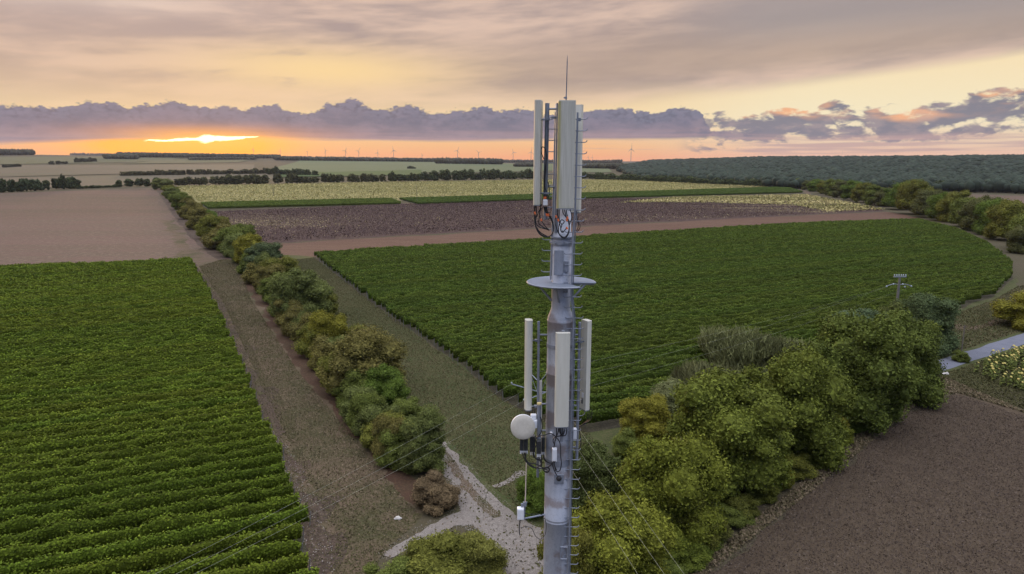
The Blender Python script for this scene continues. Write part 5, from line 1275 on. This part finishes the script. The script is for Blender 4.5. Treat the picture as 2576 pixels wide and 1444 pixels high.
# ------------------------------------------------------------------ utility poles and wires
def at_y(px, py, Y):
    d = ray(px, py); k = Y / d.y
    return Vector((d.x * k, Y, CAMZ + d.z * k))
def wire(name, label, a, b, sag, group, r=0.0048):
    pts = [a.lerp(b, k / 24) - Vector((0, 0, sag * 4 * (k/24) * (1 - k/24))) for k in range(25)]
    o = obj(name, MB().tube(pts, r, 5).mesh(name, WIRE)); tag(o, label, 'wire', group); return o
def build_lines():
    B1 = gp(1357, 1235); top1 = at_y(1357, 958, B1.y)
    p1 = thing('utility_pole', 'concrete utility pole with metal crossarms half hidden behind the tower', 'utility pole', (B1.x, B1.y, 0))
    h1 = top1.z
    obj('pole_shaft', MB().tube([(0, 0, 0), (0, 0, h1)], [0.19, 0.12], 10).mesh('pole_shaft', CONC), p1)
    L = B1
    def lp(px, py, dy=0.0): return at_y(px, py, B1.y + dy) - L
    ends = []
    for q, (a, b) in enumerate([((1293, 963), (1356, 1000)), ((1320, 951), (1356, 985)), ((1420, 955), (1356, 1000))]):
        pass
    arms = [[lp(1287, 966, -0.9), lp(1356, 986), lp(1420, 988, 0.9)], [lp(1335, 940, 0.8), lp(1357, 962), lp(1375, 940, -0.2), lp(1400, 960, 0.9)], [lp(1318, 1008, -0.9), lp(1356, 994), lp(1392, 980, 0.8)]]
    for a in arms:
        obj('crossarm', MB().tube(a, 0.045, 6, smooth=False).mesh('crossarm', GALV), p1)
    for p in (arms[0][0], arms[0][2], arms[1][0], arms[1][2], arms[2][0], arms[2][2]):
        obj('insulator', MB().lathe([(0.03, 0), (0.08, 0.03), (0.05, 0.06), (0.08, 0.10), (0.03, 0.15), (0.0, 0.16)], p + Vector((0, 0, 0.03)), 8).mesh('insulator', GLASSI), p1)
    obj('stay_braces', MB().tube([lp(1356, 1000), lp(1335, 942, 0.8)], 0.02, 5).tube([lp(1356, 1000), lp(1378, 942, -0.2)], 0.02, 5).mesh('stay_braces', GALV), p1)
    wl = [arms[0][0] + L, (arms[0][0] + arms[2][0]) / 2 + L + Vector((0.4, 0, 0.1)), arms[2][0] + L]
    # left span: down to the lower left corner of the view
    gl = 'wires from the half hidden pole to the lower left'
    for i, (e, lab) in enumerate(zip([(350, 1444), (402, 1444), (448, 1444)], ('highest of the three wires crossing the left vineyard corner', 'middle wire of the three crossing the left vineyard corner', 'lowest of the three wires crossing the left vineyard corner'))):
        a = wl[i]; d = ray(*e); k = (8.6 - CAMZ) / d.z; b = Vector((d.x*k, d.y*k, 8.6)); far = a + (b - a) * 1.5
        wire('power_wire', lab, a, far, 0.5, gl)
    gr = 'wires from the half hidden pole to the lower right'
    st = [arms[0][2] + L, arms[1][0] + L, arms[2][2] + L]
    for i, ((m, e), lab) in enumerate(zip([((1458, 1082), (1721, 1444)), ((1455, 1133), (1671, 1444)), ((1439, 1183), (1604, 1444))], ('uppermost of the three wires running down to the lower right over the trees', 'middle wire of the three running down to the lower right over the trees', 'lowest of the three wires running down beside the tower to the lower right'))):
        d = ray(*e); zz = 9.3; k = (zz - CAMZ) / d.z; b = Vector((d.x*k, d.y*k, zz))
        s = [(1370, 961), (1372, 1012), (1380, 1090)][i]
        d2 = ray(*s); k2 = (zz - 0.2 - 0.45*i - CAMZ) / d2.z; a = Vector((d2.x*k2, d2.y*k2, zz - 0.2 - 0.45*i))
        wire('power_wire', lab, a, a + (b - a) * 1.35, 0.0, gr)
    # far pole on the right with its two crossarms
    D2 = 118.0; t2 = at_y(2264, 697, D2)
    p2 = thing('utility_pole', 'utility pole with a double crossarm rising from the trees on the right', 'utility pole', (t2.x, D2, 0))
    obj('pole_shaft', MB().tube([(-0.15, 0, 0), (-0.06, 0, t2.z)], [0.24, 0.15], 8).tube([(0.2, 0, 0), (0.12, 0, t2.z)], [0.07, 0.06], 5).mesh('pole_shaft', GREYW), p2)
    zt = t2.z; ins = []
    obj('crossarm', MB().box((0, 0, zt + 0.05), (2.1, 0.22, 0.14)).mesh('crossarm', GALV), p2)
    for x in (-0.95, -0.55, -0.2, 0.2, 0.55, 0.95):
        obj('insulator', MB().lathe([(0.04, 0), (0.11, 0.05), (0.07, 0.12), (0.12, 0.2), (0.06, 0.34), (0.0, 0.36)], (x, 0, zt + 0.12), 8).mesh('insulator', GLASSI), p2)
    obj('crossarm', MB().tube([(-2.1, 0, zt - 1.55), (-1.0, 0, zt - 1.15), (0, 0, zt - 1.3), (1.0, 0, zt - 1.2), (2.1, 0, zt - 1.5)], 0.05, 5).mesh('crossarm', GALV), p2)
    for x, z in ((-2.1, -1.6), (-1.0, -1.2), (0.6, -1.2), (1.0, -1.65), (2.1, -1.55)):
        obj('insulator', MB().lathe([(0.03, -0.16), (0.12, -0.1), (0.14, 0), (0.08, 0.1), (0.0, 0.14)], (x, 0, zt + z), 8).mesh('insulator', GLASSI), p2)
    gs = 'wires between the two utility poles'
    for (sx, ex, lab) in ((arms[1][0], (-2.1, zt - 1.6), 'upper wire crossing the right vineyard towards the far utility pole'), (arms[1][3], (-1.0, zt - 1.2), 'middle wire crossing the right vineyard towards the far utility pole'), (arms[0][2], (2.1, zt - 1.55), 'lower wire crossing the right vineyard towards the far utility pole')):
        wire('power_wire', lab, sx + L, Vector((t2.x + ex[0], D2, ex[1])), 0.7, gs, 0.0042)
    # thin poles
    for bx, by, ty, r, lab in ((2416, 908, 818, 0.10, 'thin wooden pole beside the road on the right'), (688, 496, 464, 0.16, 'thin pole standing in the left part of the sunflower field'), (1049, 512, 467, 0.16, 'thin pole standing at the gap in the green strip'), (425, 464, 446, 0.2, 'short thin pole among the far trees at the end of the hedge'), (2529, 545, 500, 0.16, 'pale thin pole in front of the tree belt on the right')):
        G = gp(bx, by); z = zat(G.x, G.y, ty)
        t = thing('wooden_pole', lab, 'pole', G); obj('shaft', MB().tube([(0, 0, -0.3), (0, 0, z - G.z)], [r, r*0.75], 7).mesh('shaft', WOOD if bx != 2529 else CONC), t)
        obj('pole_top', MB().tube([(-r*2.6, 0, z - G.z - r*3), (r*2.6, 0, z - G.z - r*3)], r*0.45, 5).mesh('pole_top', WOOD), t)
    G = gp(581, 648); o = thing('marker_stake', 'short pale stake where the hedge meets the stubble field', 'stake', G); obj('stake', MB().tube([(0, 0, -0.1), (0, 0, 1.9)], 0.07, 6).mesh('stake', CONC), o)
    # pale rocks
    for bx, by, s, lab in ((1001, 1306, 0.32, 'lone pale stone in the grass left of the track junction'), (2378, 942, 0.5, 'pale boulder at the corner of the tilled field by the road'), (2380, 876, 0.5, 'pale stone in the grass above the road')):
        G = gp(bx, by); g = np.random.default_rng(int(bx)); V, Fc = ico_lump((0, 0, s*0.25), (s, s*0.7, s*0.5), g, 0.14, 2)
        me = bpy.data.meshes.new('stone'); me.from_pydata(V.tolist(), [], [tuple(f) for f in Fc.tolist()]); me.materials.append(plain('pale stone', (0.4, 0.38, 0.35), (0.55, 0.53, 0.5), 0.9, 3.0)); o = obj('stone', me, None, G); tag(o, lab, 'stone')
build_lines()

# ------------------------------------------------------------------ air
def build_haze():
    m = bpy.data.materials.new('haze'); m.use_nodes = True; nt = m.node_tree; nt.nodes.clear()
    v = nt.nodes.new('ShaderNodeVolumePrincipled'); o = nt.nodes.new('ShaderNodeOutputMaterial')
    v.inputs['Color'].default_value = (0.68, 0.72, 0.86, 1); v.inputs['Density'].default_value = 3e-5; v.inputs['Anisotropy'].default_value = 0.3
    nt.links.new(v.outputs[0], o.inputs['Volume'])
    b = obj('haze', MB().box((0, 3200, 108), (13000, 7400, 224)).mesh('haze', m)); tag(b, 'thin evening haze over the fields', 'haze', kind='stuff')
build_haze()
